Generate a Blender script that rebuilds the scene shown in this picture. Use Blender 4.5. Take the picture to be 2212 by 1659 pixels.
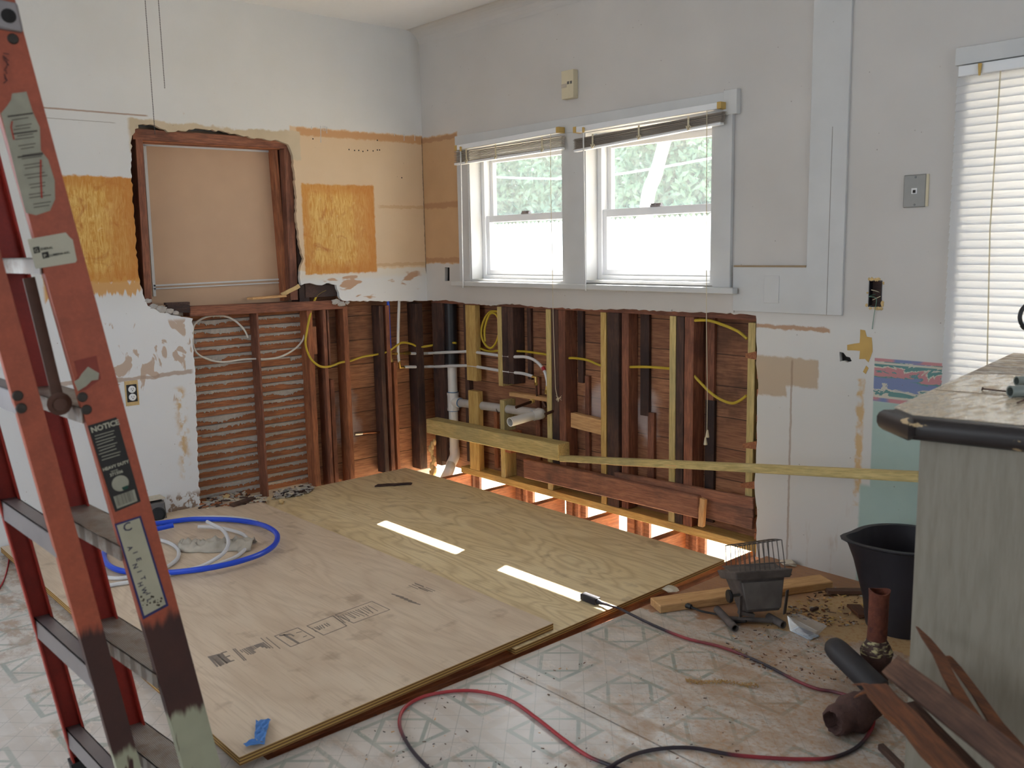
import bpy, bmesh, math, random
from mathutils import Vector, Matrix, noise as mnoise
from mathutils.geometry import tessellate_polygon
random.seed(7)
for o in list(bpy.data.objects): bpy.data.objects.remove(o)
SC = bpy.context.scene
COL = SC.collection
V = Vector
# ------------------------------------------------------------------ camera
CP = V((4.4734, -3.2852, 1.3236)); YAW, PIT, ROL, FPX = (math.radians(48.5295), math.radians(8.5175), math.radians(-1.0743), 1976.66)
FW = V((-math.sin(YAW)*math.cos(PIT), math.cos(YAW)*math.cos(PIT), -math.sin(PIT)))
_r = V((math.cos(YAW), math.sin(YAW), 0)); _u = _r.cross(FW)
RT = _r*math.cos(ROL) + _u*math.sin(ROL); UP = -_r*math.sin(ROL) + _u*math.cos(ROL)
cam = bpy.data.cameras.new('camera'); co = bpy.data.objects.new('camera', cam); COL.objects.link(co)
co.matrix_world = Matrix(((RT.x, UP.x, -FW.x, CP.x), (RT.y, UP.y, -FW.y, CP.y), (RT.z, UP.z, -FW.z, CP.z), (0, 0, 0, 1)))
cam.sensor_width = 36; cam.sensor_fit = 'HORIZONTAL'; cam.lens = 36*FPX/2212; cam.clip_start = .05
cam.dof.use_dof = True; cam.dof.focus_distance = 4.6; cam.dof.aperture_fstop = 5.0
SC.camera = co
# ------------------------------------------------------------------ world, sun, off-frame window light and added fill, exposure
SC.view_settings.view_transform = 'Standard'; SC.view_settings.look = 'None'
SC.view_settings.exposure = -0.07; SC.view_settings.gamma = 1; SC.view_settings.use_curve_mapping = False
w = bpy.data.worlds.new('sky'); SC.world = w; w.use_nodes = True
bg = w.node_tree.nodes['Background']; bg.inputs[0].default_value = (.80, .90, 1, 1); bg.inputs[1].default_value = 4.2
sd = V((.325, -1, -1.32)).normalized()
sl = bpy.data.lights.new('sun', 'SUN'); sl.energy = 46; sl.angle = math.radians(.53); sl.color = (1, .97, .92)
so = bpy.data.objects.new('sun', sl); COL.objects.link(so); so.rotation_mode = 'QUATERNION'; so.rotation_quaternion = sd.to_track_quat('-Z', 'Y')
def area(name, loc, aim, sx, sy, e, col=(1, 1, 1), portal=False):
    l = bpy.data.lights.new(name, 'AREA'); l.shape = 'RECTANGLE'; l.size = sx; l.size_y = sy; l.energy = e; l.color = col
    o = bpy.data.objects.new(name, l); COL.objects.link(o); o.location = loc; o.rotation_mode = 'QUATERNION'
    o.rotation_quaternion = (V(aim)-V(loc)).to_track_quat('-Z', 'Y')
    if portal: l.cycles.is_portal = True
    return o
area('window_portal_a', (.82, .2, 1.47), (.82, -1, 1.47), .8, .7, 1, portal=True)
area('window_portal_b', (1.71, .2, 1.47), (1.71, -1, 1.47), .8, .7, 1, portal=True)
area('window_portal_c', (4.0, .2, 1.1), (4.0, -1, 1.1), 1.9, 1.6, 1, portal=True)
area('daylight_left_window', (-.18, -4.6, 1.45), (1, -4.6, 1.42), .9, 1.0, 34, (.78, .89, 1))
area('added_back_fill', (2.4, -6.05, 1.5), (2.4, 0, 1.4), 2.2, 1.3, 13, (.95, .97, 1))  # added fill from behind the camera, through an invented opening
area('added_side_fill', (6.45, -1.6, 1.5), (0, -2.2, 1.6), 1.6, 1.2, 3, (.96, .98, 1))  # added weak fill from the unseen side wall
# ------------------------------------------------------------------ pixel rays (photo frame 2212 x 1659) onto real planes
def ray(px, py): return FW*FPX + RT*(px-1106) - UP*(py-829.5)
def OY(px, py, y=0.): d = ray(px, py); return CP + d*((y-CP.y)/d.y)
def OX(px, py, x=0.): d = ray(px, py); return CP + d*((x-CP.x)/d.x)
def OZ(px, py, z=0.): d = ray(px, py); return CP + d*((z-CP.z)/d.z)
def OP(px, py, p0, n): d = ray(px, py); return CP + d*((p0-CP).dot(n)/d.dot(n))
def OD(px, py, dep): d = ray(px, py); return CP + d*(dep/d.dot(FW))
# ------------------------------------------------------------------ objects
ORI = {}; MAT = {}
def tagp(o, label=None, cat=None, group=None, kind=None):
    if label: o['label'] = label
    if cat: o['category'] = cat
    if group: o['group'] = group
    if kind: o['kind'] = kind
    return o
def thing(name, label, cat, loc=(0, 0, 0), group=None):
    o = bpy.data.objects.new(name, None); COL.objects.link(o); o.location = loc; o.empty_display_size = .05
    ORI[o.name] = V(loc); MAT[o.name] = Matrix.Translation(V(loc)); return tagp(o, label, cat, group)
def _link(name, me, mat, parent, M=None):
    if mat is not None:
        for m in (mat if isinstance(mat, (list, tuple)) else [mat]): me.materials.append(m)
    o = bpy.data.objects.new(name, me); COL.objects.link(o)
    pm = MAT[parent.name].inverted() if parent else Matrix.Identity(4)
    if parent: o.parent = parent
    if M is None: M = Matrix.Identity(4)
    o.matrix_local = pm @ M
    ORI[o.name] = M.to_translation(); MAT[o.name] = M.copy()
    return o
def frame(d, up=V((0, 0, 1))):
    x = V(d).normalized(); z = V(up) - x*V(up).dot(x)
    if z.length < 1e-5: z = V((1, 0, 0)) - x*x.x
    z.normalize(); y = z.cross(x); return x, y, z
def catmull(pts, n=8, closed=False):
    P = [V(p) for p in pts]; out = []; N = len(P)
    for i in range(N if closed else N-1):
        if closed: a, b, c, d = P[(i-1) % N], P[i], P[(i+1) % N], P[(i+2) % N]
        else: a, b, c, d = P[max(i-1, 0)], P[i], P[i+1], P[min(i+2, N-1)]
        for k in range(n):
            t = k/n
            out.append(.5*((2*b)+(c-a)*t+(2*a-5*b+4*c-d)*t*t+(3*b-a-3*c+d)*t**3))
    if not closed: out.append(P[-1])
    return out
class MB:
    def __init__(s): s.v = []; s.f = []; s.m = []
    def add(s, vs, fs, mi=0):
        b = len(s.v); s.v += [V(v) for v in vs]; s.f += [tuple(b+i for i in f) for f in fs]; s.m += [mi]*len(fs); return s
    def hexa(s, p, mi=0):      # 8 points: bottom 4 ccw, top 4
        return s.add(p, [(0, 3, 2, 1), (4, 5, 6, 7), (0, 1, 5, 4), (1, 2, 6, 5), (2, 3, 7, 6), (3, 0, 4, 7)], mi)
    def box(s, a, b, mi=0):
        x0, x1 = sorted((a[0], b[0])); y0, y1 = sorted((a[1], b[1])); z0, z1 = sorted((a[2], b[2]))
        return s.hexa([(x0, y0, z0), (x1, y0, z0), (x1, y1, z0), (x0, y1, z0), (x0, y0, z1), (x1, y0, z1), (x1, y1, z1), (x0, y1, z1)], mi)
    def bar(s, A, B, w, t, up=(0, 0, 1), mi=0):   # w along y-axis of the frame, t along up
        x, y, z = frame(V(B)-V(A), V(up)); A = V(A); B = V(B); o = []
        for q, zz in ((-1, 0), (1, 0)):
            for P, yy in ((A, -1), (B, -1), (B, 1), (A, 1)): o.append(P+y*yy*w/2+z*q*t/2)
        return s.hexa(o, mi)
    def tube(s, pts, r, n=10, caps=True, mi=0, closed=False):
        P = [V(p) for p in pts]; N = len(P); R = r if isinstance(r, (list, tuple)) else [r]*N
        t0 = (P[1]-P[0]).normalized(); up = V((0, 0, 1)) if abs(t0.z) < .9 else V((1, 0, 0))
        nn = (up-t0*up.dot(t0)).normalized(); vs = []
        for i in range(N):
            t = ((P[(i+1) % N]-P[i-1]) if closed else (P[min(i+1, N-1)]-P[max(i-1, 0)])).normalized()
            nn = (nn-t*nn.dot(t)).normalized(); bb = t.cross(nn)
            for k in range(n):
                a = 2*math.pi*k/n; vs.append(P[i]+(nn*math.cos(a)+bb*math.sin(a))*R[i])
        fs = []
        for i in range(N if closed else N-1):
            for k in range(n): j = (i+1) % N; fs.append((i*n+k, i*n+(k+1) % n, j*n+(k+1) % n, j*n+k))
        if caps and not closed: fs.append(tuple(range(n))[::-1]); fs.append(tuple((N-1)*n+k for k in range(n)))
        return s.add(vs, fs, mi)
    def ring(s, A, B, r, ri, n=20, mi=0):      # hollow pipe piece
        x, y, z = frame(V(B)-V(A)); vs = []
        for P, q in ((A, r), (B, r), (B, ri), (A, ri)):
            for k in range(n): a = 2*math.pi*k/n; vs.append(V(P)+(y*math.cos(a)+z*math.sin(a))*q)
        fs = [(i*n+k, i*n+(k+1) % n, ((i+1) % 4)*n+(k+1) % n, ((i+1) % 4)*n+k) for i in range(4) for k in range(n)]
        return s.add(vs, fs, mi)
    def lathe(s, c, prof, n=28, ax=(0, 0, 1), mi=0):
        x, y, z = frame(V(ax), V((0, 0, 1)) if abs(V(ax).normalized().z) < .9 else V((1, 0, 0))); vs = []
        for r, h in prof:
            for k in range(n): a = 2*math.pi*k/n; vs.append(V(c)+x*h+(y*math.cos(a)+z*math.sin(a))*r)
        fs = [(i*n+k, i*n+(k+1) % n, (i+1)*n+(k+1) % n, (i+1)*n+k) for i in range(len(prof)-1) for k in range(n)]
        return s.add(vs, fs, mi)
    def prism(s, poly, ax, d0, d1, holes=(), mi=0):   # poly in 3D on a plane; extruded along ax from d0 to d1
        ax = V(ax); loops = [[V(p) for p in poly]]+[[V(p) for p in h] for h in holes]
        tri = tessellate_polygon(loops); allp = [p for l in loops for p in l]; n = len(allp); b = len(s.v)
        s.v += [p+ax*d0 for p in allp]+[p+ax*d1 for p in allp]
        for t in tri: s.f.append((b+t[0], b+t[1], b+t[2])); s.f.append((b+n+t[2], b+n+t[1], b+n+t[0])); s.m += [mi, mi]
        k = 0
        for l in loops:
            L = len(l)
            for i in range(L):
                a, c = b+k+i, b+k+(i+1) % L; s.f.append((a, c, c+n, a+n)); s.m.append(mi)
            k += L
        return s
    def ico(s, c, r, sub=1, sc=(1, 1, 1), jit=0, mi=0):
        bm = bmesh.new(); bmesh.ops.create_icosphere(bm, subdivisions=sub, radius=1)
        vs = []
        for v in bm.verts:
            k = 1+random.uniform(-jit, jit); vs.append(V(c)+V((v.co.x*sc[0], v.co.y*sc[1], v.co.z*sc[2]))*r*k)
        fs = [tuple(v.index for v in f.verts) for f in bm.faces]; bm.free(); return s.add(vs, fs, mi)
    def build(s, name, mat, parent=None, smooth=False, label=None, cat=None, group=None, kind=None, bev=0, origin=None):
        lo = V([min(v[i] for v in s.v) for i in range(3)]); hi = V([max(v[i] for v in s.v) for i in range(3)])
        if origin is None: origin = V(((lo.x+hi.x)/2, (lo.y+hi.y)/2, lo.z))
        me = bpy.data.meshes.new(name); me.from_pydata([v-origin for v in s.v], [], s.f)
        bm = bmesh.new(); bm.from_mesh(me); bmesh.ops.recalc_face_normals(bm, faces=bm.faces); bm.to_mesh(me); bm.free()
        for i, p in enumerate(me.polygons): p.material_index = s.m[i]; p.use_smooth = bool(smooth)
        o = _link(name, me, mat, parent, Matrix.Translation(origin))
        if smooth == 'auto':
            md = o.modifiers.new('es', 'EDGE_SPLIT'); md.split_angle = math.radians(35)
        if bev:
            md = o.modifiers.new('bv', 'BEVEL'); md.width = bev; md.segments = 2; md.limit_method = 'ANGLE'
        return tagp(o, label, cat, group, kind)
def board(name, A, B, w, t, up, mat, parent=None, label=None, cat=None, group=None, jag=0, bev=.0015, seg=6, warp=0, kind=None):
    """plank from A to B (centre line), width w across, thickness t along up; local x runs along the grain"""
    A = V(A); B = V(B); x, y, z = frame(B-A, V(up)); L = (B-A).length
    M = Matrix(((x.x, y.x, z.x, A.x), (x.y, y.y, z.y, A.y), (x.z, y.z, z.z, A.z), (0, 0, 0, 1)))
    vs = []; fs = []
    for i in range(seg+1):
        X = L*i/seg; jy = random.uniform(-warp, warp) if 0 < i < seg else 0
        for (a, b) in ((-1, -1), (1, -1), (1, 1), (-1, 1)):
            jx = random.uniform(-jag, jag) if i in (0, seg) else 0
            vs.append((X+jx, a*w/2+jy+random.uniform(-warp, warp)*.3, b*t/2+random.uniform(-warp, warp)*.2))
    for i in range(seg):
        for k in range(4): fs.append((i*4+k, i*4+(k+1) % 4, (i+1)*4+(k+1) % 4, (i+1)*4+k))
    fs.append((3, 2, 1, 0)); fs.append(tuple(seg*4+k for k in range(4)))
    me = bpy.data.meshes.new(name); me.from_pydata(vs, [], fs)
    bm = bmesh.new(); bm.from_mesh(me); bmesh.ops.recalc_face_normals(bm, faces=bm.faces); bm.to_mesh(me); bm.free()
    o = _link(name, me, mat, parent, M)
    if bev:
        md = o.modifiers.new('bv', 'BEVEL'); md.width = bev; md.segments = 1; md.limit_method = 'ANGLE'
    return tagp(o, label, cat, group, kind)
def ragged(pts, amp=.004, step=.02):
    out = []
    for i in range(len(pts)-1):
        a, b = V(pts[i]), V(pts[i+1]); n = max(1, int((b-a).length/step))
        for k in range(n):
            p = a.lerp(b, k/n); out.append(p+V([random.uniform(-amp, amp) for _ in range(3)]) if (k or i) else p)
    out.append(V(pts[-1])); return out
def text(name, s, mat, parent, O, xd, yd, size, ext=.0004, bold=0, label=None):
    cu = bpy.data.curves.new(name, 'FONT'); cu.body = s; cu.size = size; cu.extrude = ext; cu.offset = bold; cu.resolution_u = 2
    o = bpy.data.objects.new('tmp', cu); COL.objects.link(o); dg = bpy.context.evaluated_depsgraph_get()
    me = bpy.data.meshes.new_from_object(o.evaluated_get(dg)); bpy.data.objects.remove(o)
    x = V(xd).normalized(); z = x.cross(V(yd)).normalized(); y = z.cross(x)
    M = Matrix(((x.x, y.x, z.x, O[0]), (x.y, y.y, z.y, O[1]), (x.z, y.z, z.z, O[2]), (0, 0, 0, 1)))
    me.materials.clear(); r = _link(name, me, mat, parent, M); return tagp(r, label)
# ------------------------------------------------------------------ node helpers
class NT:
    def __init__(s, name):
        s.mat = bpy.data.materials.new(name); s.mat.use_nodes = True; s.t = s.mat.node_tree; s.N = s.t.nodes
        s.b = s.N['Principled BSDF']; s._oc = s._wp = None
    def L(s, a, b): s.t.links.new(a, b)
    def _in(s, sock, v):
        if isinstance(v, bpy.types.NodeSocket): s.L(v, sock)
        elif v is not None:
            if isinstance(v, tuple) and len(v) == 3 and sock.type == 'RGBA': v = v+(1,)
            sock.default_value = v
    def obj(s):
        if not s._oc: s._oc = s.N.new('ShaderNodeTexCoord')
        return s._oc.outputs['Object']
    def wp(s):
        if not s._wp: s._wp = s.N.new('ShaderNodeNewGeometry')
        return s._wp.outputs['Position']
    def xyz(s, v):
        n = s.N.new('ShaderNodeSeparateXYZ'); s.L(v, n.inputs[0]); return n.outputs
    def rnd(s): return s.N.new('ShaderNodeObjectInfo').outputs['Random']
    def math(s, op, a, b=None, c=None, cl=False):
        n = s.N.new('ShaderNodeMath'); n.operation = op; n.use_clamp = cl
        s._in(n.inputs[0], a); s._in(n.inputs[1], b)
        if c is not None: s._in(n.inputs[2], c)
        return n.outputs[0]
    def map(s, v, sc=(1, 1, 1), loc=(0, 0, 0), rot=(0, 0, 0)):
        n = s.N.new('ShaderNodeMapping'); s.L(v, n.inputs[0]); s._in(n.inputs['Location'], loc); n.inputs['Rotation'].default_value = rot; n.inputs['Scale'].default_value = sc
        return n.outputs[0]
    def comb(s, x, y, z):
        n = s.N.new('ShaderNodeCombineXYZ'); s._in(n.inputs[0], x); s._in(n.inputs[1], y); s._in(n.inputs[2], z); return n.outputs[0]
    def noise(s, v, sc=5, det=3, ro=.5, dist=0, col=False):
        n = s.N.new('ShaderNodeTexNoise'); s.L(v, n.inputs['Vector']); n.inputs['Scale'].default_value = sc; n.inputs['Detail'].default_value = det
        n.inputs['Roughness'].default_value = ro; n.inputs['Distortion'].default_value = dist; return n.outputs[1 if col else 0]
    def voro(s, v, sc=5, feat='F1'):
        n = s.N.new('ShaderNodeTexVoronoi'); s.L(v, n.inputs['Vector']); n.inputs['Scale'].default_value = sc; n.feature = feat; return n.outputs[0]
    def wave(s, v, sc=5, dist=5, det=2, dsc=1, prof='SIN', dir='X', typ='BANDS'):
        n = s.N.new('ShaderNodeTexWave'); s.L(v, n.inputs['Vector']); n.wave_type = typ
        if typ == 'BANDS': n.bands_direction = dir
        n.inputs['Scale'].default_value = sc; n.inputs['Distortion'].default_value = dist; n.inputs['Detail'].default_value = det; n.inputs['Detail Scale'].default_value = dsc
        return n.outputs[1]
    def ramp(s, f, st, interp='LINEAR'):
        n = s.N.new('ShaderNodeValToRGB'); s._in(n.inputs[0], f); cr = n.color_ramp; cr.interpolation = interp
        while len(cr.elements) < len(st): cr.elements.new(.5)
        for e, (p, c) in zip(cr.elements, st):
            e.position = p; e.color = (c, c, c, 1) if not isinstance(c, tuple) else c+(1,)
        return n.outputs[0]
    def mix(s, f, a, b, typ='MIX'):
        n = s.N.new('ShaderNodeMix'); n.data_type = 'RGBA'; n.blend_type = typ; n.clamp_factor = True
        s._in(n.inputs['Factor'], f); s._in(n.inputs['A'], a); s._in(n.inputs['B'], b); return n.outputs['Result']
    def step(s, v, a, b):      # smooth 0..1 between a and b
        n = s.N.new('ShaderNodeMapRange'); n.interpolation_type = 'SMOOTHSTEP'; s._in(n.inputs[0], v); n.inputs[1].default_value = a; n.inputs[2].default_value = b
        return n.outputs[0]
    def rect(s, u, v, u0, u1, v0, v1, soft=.01):
        if u0 > u1: u0, u1 = u1, u0
        if v0 > v1: v0, v1 = v1, v0
        a = s.math('MULTIPLY', s.step(u, u0-soft, u0+soft), s.step(u, u1+soft, u1-soft))
        b = s.math('MULTIPLY', s.step(v, v0-soft, v0+soft), s.step(v, v1+soft, v1-soft)); return s.math('MULTIPLY', a, b)
    def line(s, v, at, wd):     # 1 near value
        return s.step(s.math('ABSOLUTE', s.math('SUBTRACT', v, at)), wd, wd*.5)
    def bump(s, h, st=.3, d=.01):
        n = s.N.new('ShaderNodeBump'); n.inputs['Strength'].default_value = st; n.inputs['Distance'].default_value = d; s.L(h, n.inputs['Height']); s.L(n.outputs[0], s.b.inputs['Normal'])
    def out(s, col, rough=.6, metal=0., spec=None):
        s._in(s.b.inputs['Base Color'], col); s._in(s.b.inputs['Roughness'], rough); s.b.inputs['Metallic'].default_value = metal
        if spec is not None: s.b.inputs['Specular IOR Level'].default_value = spec
        return s.mat
def srgb(r, g, b):
    f = lambda c: (c/255/12.92) if c/255 <= .04045 else ((c/255+.055)/1.055)**2.4
    return (f(r), f(g), f(b))
def plain(name, c, rough=.6, metal=0., var=.12, sc=30, bump=0.):
    n = NT(name); k = n.noise(n.obj(), sc, 4); c2 = tuple(max(0, x*(1-var*2)) for x in c)
    col = n.mix(k, c, c2)
    if bump: n.bump(k, bump, .004)
    return n.out(col, rough, metal)
def wood(name, c1, c2, c3=None, rough=.75, gs=1., stain=.0, sc_col=(.04, .03, .03), world=None, bump=.25, knots=True, vary=.25):
    n = NT(name); r = n.rnd(); off = n.comb(n.math('MULTIPLY', r, 31.), n.math('MULTIPLY', r, 17.), n.math('MULTIPLY', r, 53.))
    base = n.obj() if world is None else n.wp()
    va = n.N.new('ShaderNodeVectorMath'); va.operation = 'ADD'; n.L(base, va.inputs[0]); n.L(off, va.inputs[1]); p = va.outputs[0]
    ax = {None: (1.2, 14, 14), 'X': (1.2, 14, 14), 'Y': (14, 1.2, 14), 'Z': (14, 14, 1.2)}[world]
    q = n.map(p, tuple(a*gs for a in ax))
    g1 = n.noise(q, 2.2, 5, .6, 1.2); g2 = n.noise(n.map(p, tuple(a*gs*4 for a in ax)), 3, 3, .6)
    col = n.mix(n.ramp(g1, [(.32, 0.), (.66, 1.)]), c1, c2)
    col = n.mix(n.math('MULTIPLY', n.ramp(g2, [(.4, 0.), (.62, 1.)]), .55), col, c3 if c3 else tuple(x*.55 for x in c1))
    if stain:
        st = n.ramp(n.noise(p, 3.2, 5, .62), [(.5-.12*stain, 0.), (.62, 1.)]); col = n.mix(n.math('MULTIPLY', st, .85*min(1, stain+.3)), col, sc_col)
    br = n.math('ADD', n.math('MULTIPLY', r, vary), 1-vary/2); col = n.mix(1., col, n.comb(br, br, br), 'MULTIPLY')
    if bump: n.bump(g2, bump, .003)
    return n.out(col, rough)
M = {}
M['pine'] = wood('new_pine', srgb(222, 192, 122), srgb(200, 164, 92), srgb(170, 128, 68))
M['pine_green'] = wood('treated_pine', srgb(218, 196, 136), srgb(192, 168, 108), srgb(150, 136, 84), stain=.12, sc_col=srgb(150, 146, 112))
M['pine_pale'] = wood('pale_pine', srgb(226, 184, 132), srgb(206, 160, 106), srgb(176, 128, 84))
M['red'] = wood('old_red_wood', srgb(160, 104, 78), srgb(128, 78, 58), srgb(84, 52, 42), stain=.3, sc_col=srgb(58, 32, 28))
M['red2'] = wood('old_orange_wood', srgb(188, 122, 82), srgb(158, 94, 62), srgb(104, 62, 44), stain=.15, sc_col=srgb(70, 42, 34))
M['dark'] = wood('old_dark_wood', srgb(104, 72, 58), srgb(74, 50, 43), srgb(40, 30, 30), stain=.6, sc_col=srgb(36, 26, 28))
M['grayed'] = wood('old_grey_brown_wood', srgb(170, 118, 92), srgb(140, 92, 72), srgb(96, 62, 52), stain=.45, sc_col=srgb(70, 56, 54))
M['debris'] = wood('splintered_wood', srgb(116, 84, 66), srgb(90, 62, 50), srgb(60, 42, 36), stain=.3, sc_col=srgb(48, 34, 32))
M['debris_or'] = wood('fresh_split_wood', srgb(140, 84, 46), srgb(102, 58, 34), srgb(66, 40, 28), stain=.3, sc_col=srgb(66, 40, 26))
# sheathing: horizontal planks, joints by height, stains
def plank_mat(name, axis, pitch, z0):
    n = NT(name); p = n.wp(); X = n.xyz(p); z = X[2]; row = n.math('FLOOR', n.math('DIVIDE', n.math('SUBTRACT', z, z0), pitch))
    rr = n.N.new('ShaderNodeTexWhiteNoise'); rr.noise_dimensions = '1D'; n.L(row, rr.inputs['W'])
    off = n.comb(n.math('MULTIPLY', row, 3.7), n.math('MULTIPLY', row, 3.7), 0.)
    va = n.N.new('ShaderNodeVectorMath'); n.L(p, va.inputs[0]); n.L(off, va.inputs[1])
    q = n.map(va.outputs[0], (1.4, 1.4, 16)); g = n.noise(q, 2.4, 6, .62, 1.6); g2 = n.noise(n.map(va.outputs[0], (4, 4, 60)), 3, 3)
    col = n.mix(n.ramp(g, [(.3, 0.), (.7, 1.)]), srgb(192, 138, 100), srgb(146, 100, 74))
    col = n.mix(n.math('MULTIPLY', n.ramp(g2, [(.45, 0.), (.65, 1.)]), .5), col, srgb(92, 52, 40))
    col = n.mix(n.math('MULTIPLY', rr.outputs[0], .45), col, srgb(96, 58, 44))
    st = n.ramp(n.noise(p, 2.3, 5, .6), [(.52, 0.), (.68, 1.)]); col = n.mix(n.math('MULTIPLY', st, .7), col, srgb(72, 48, 38))
    jl = n.math('FRACT', n.math('DIVIDE', n.math('SUBTRACT', z, z0), pitch)); col = n.mix(n.math('MULTIPLY', n.step(n.math('ABSOLUTE', n.math('SUBTRACT', jl, .5)), .482, .492), .85), col, srgb(36, 24, 22))
    # limewashed splash behind the sink drain
    u = X[0] if axis == 'X' else X[1]
    for (a, b, c, d) in PALE[axis]:
        e = n.math('SQRT', n.math('ADD', n.math('POWER', n.math('DIVIDE', n.math('SUBTRACT', u, a), c), 2.), n.math('POWER', n.math('DIVIDE', n.math('SUBTRACT', z, b), d), 2.)))
        e = n.math('ADD', e, n.math('MULTIPLY', n.math('SUBTRACT', n.noise(p, 9, 4), .5), 1.3))
        col = n.mix(n.math('MULTIPLY', n.step(e, 1., .35), .62), col, srgb(196, 186, 186))
    n.bump(g2, .3, .003); return n.out(col, .8)
PALE = {'X': [(1.30, .52, .11, .13), (1.62, .50, .1, .16)], 'Y': [(-.52, .33, .10, .22)]}
M['sheath'] = plank_mat('old_sheathing_planks', 'X', .142, -.02)
M['sheath_l'] = plank_mat('old_sheathing_planks_left', 'Y', .142, -.05)
M['lath'] = wood('lath_wood', srgb(196, 130, 86), srgb(164, 100, 64), srgb(112, 68, 48), world='Y', vary=.3)
M['key'] = plain('grey_lime_plaster', srgb(196, 190, 184), .9, var=.18, sc=60, bump=.6)
M['white'] = plain('white_gloss_paint', (.74, .74, .74), .45, var=.03, sc=12)
M['vinyl_white'] = plain('white_vinyl', (.82, .83, .85), .35, var=.02)
M['pvc'] = plain('white_pvc', (.78, .76, .73), .35, var=.06, sc=25)
M['pvc_dirty'] = plain('used_white_pvc', (.62, .59, .56), .4, var=.2, sc=18)
M['abs'] = plain('black_pipe_plastic', (.022, .02, .024), .45, var=.3)
M['pex_blue'] = plain('blue_tubing', srgb(30, 78, 215), .28, var=.05)
M['pex_white'] = plain('white_tubing', (.72, .72, .74), .35, var=.08, sc=20)
M['yel'] = plain('yellow_cable_sheath', srgb(206, 178, 52), .5, var=.15, sc=25)
M['wcable'] = plain('white_cable_sheath', (.72, .68, .62), .5, var=.1)
M['brass'] = plain('brass', (.7, .5, .16), .3, 1.)
M['copper'] = plain('copper', (.55, .26, .16), .32, 1., var=.3)
M['copper_dk'] = plain('tarnished_copper', srgb(92, 58, 42), .45, .6, var=.3)
M['bluering'] = plain('blue_primer', srgb(54, 120, 170), .4)
M['redtape'] = plain('red_tape', srgb(170, 20, 34), .5)
M['foam'] = plain('yellowed_foam', srgb(228, 196, 140), .9, var=.2, sc=60, bump=.6)
M['blk'] = plain('black_plastic', (.018, .018, .02), .5, var=.3)
M['blkrub'] = plain('dark_grey_plastic', srgb(48, 44, 52), .55, var=.3, sc=8)
M['hole'] = plain('dark_cavity', (.02, .017, .016), .9)
M['alu'] = plain('dull_aluminium', srgb(150, 142, 142), .42, .55, var=.15, sc=15)
M['steel'] = plain('grey_steel', srgb(120, 118, 118), .4, .7, var=.2)
M['ivory'] = plain('ivory_plastic', srgb(214, 202, 172), .5, var=.05)
M['yelpl'] = plain('yellowed_plastic', srgb(205, 168, 92), .5, var=.1)
M['slat'] = plain('dusty_blind_slats', srgb(160, 148, 136), .5, var=.12, sc=14)
M['tape'] = plain('blue_masking_tape', srgb(84, 140, 212), .7, var=.15, sc=60)
M['rag'] = plain('dirty_white_cloth', srgb(206, 198, 184), .95, var=.25, sc=18, bump=.3)
M['chunk'] = plain('plaster_chunk', srgb(214, 204, 184), .95, var=.15, sc=60, bump=.5)
M['glassclr'] = None
def glass():
    m = bpy.data.materials.new('clear_plastic'); m.use_nodes = True; t = m.node_tree; t.nodes.clear()
    o = t.nodes.new('ShaderNodeOutputMaterial'); mx = t.nodes.new('ShaderNodeMixShader'); a = t.nodes.new('ShaderNodeBsdfTransparent'); b = t.nodes.new('ShaderNodeBsdfGlossy')
    d = t.nodes.new('ShaderNodeBsdfDiffuse'); m2 = t.nodes.new('ShaderNodeMixShader'); b.inputs['Roughness'].default_value = .12; mx.inputs[0].default_value = .10; m2.inputs[0].default_value = .13
    t.links.new(a.outputs[0], m2.inputs[1]); t.links.new(d.outputs[0], m2.inputs[2]); t.links.new(m2.outputs[0], mx.inputs[1]); t.links.new(b.outputs[0], mx.inputs[2]); t.links.new(mx.outputs[0], o.inputs[0]); return m
M['clear'] = glass()
def pane():
    m = bpy.data.materials.new('dusty_window_glass'); m.use_nodes = True; t = m.node_tree; t.nodes.clear()
    o = t.nodes.new('ShaderNodeOutputMaterial'); mx = t.nodes.new('ShaderNodeMixShader'); a = t.nodes.new('ShaderNodeBsdfTransparent'); b = t.nodes.new('ShaderNodeBsdfGlossy')
    tr = t.nodes.new('ShaderNodeBsdfTranslucent'); tr.inputs[0].default_value = (.8, .9, 1, 1)
    m2 = t.nodes.new('ShaderNodeMixShader'); b.inputs['Roughness'].default_value = .02; mx.inputs[0].default_value = .04; m2.inputs[0].default_value = .06
    nz = t.nodes.new('ShaderNodeTexNoise'); nz.inputs['Scale'].default_value = 9; mr = t.nodes.new('ShaderNodeMapRange'); mr.inputs[3].default_value = .03; mr.inputs[4].default_value = .11
    t.links.new(nz.outputs[0], mr.inputs[0]); t.links.new(mr.outputs[0], m2.inputs[0])
    t.links.new(a.outputs[0], m2.inputs[1]); t.links.new(tr.outputs[0], m2.inputs[2]); t.links.new(m2.outputs[0], mx.inputs[1]); t.links.new(b.outputs[0], mx.inputs[2]); t.links.new(mx.outputs[0], o.inputs[0]); return m
M['pane'] = pane()
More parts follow.
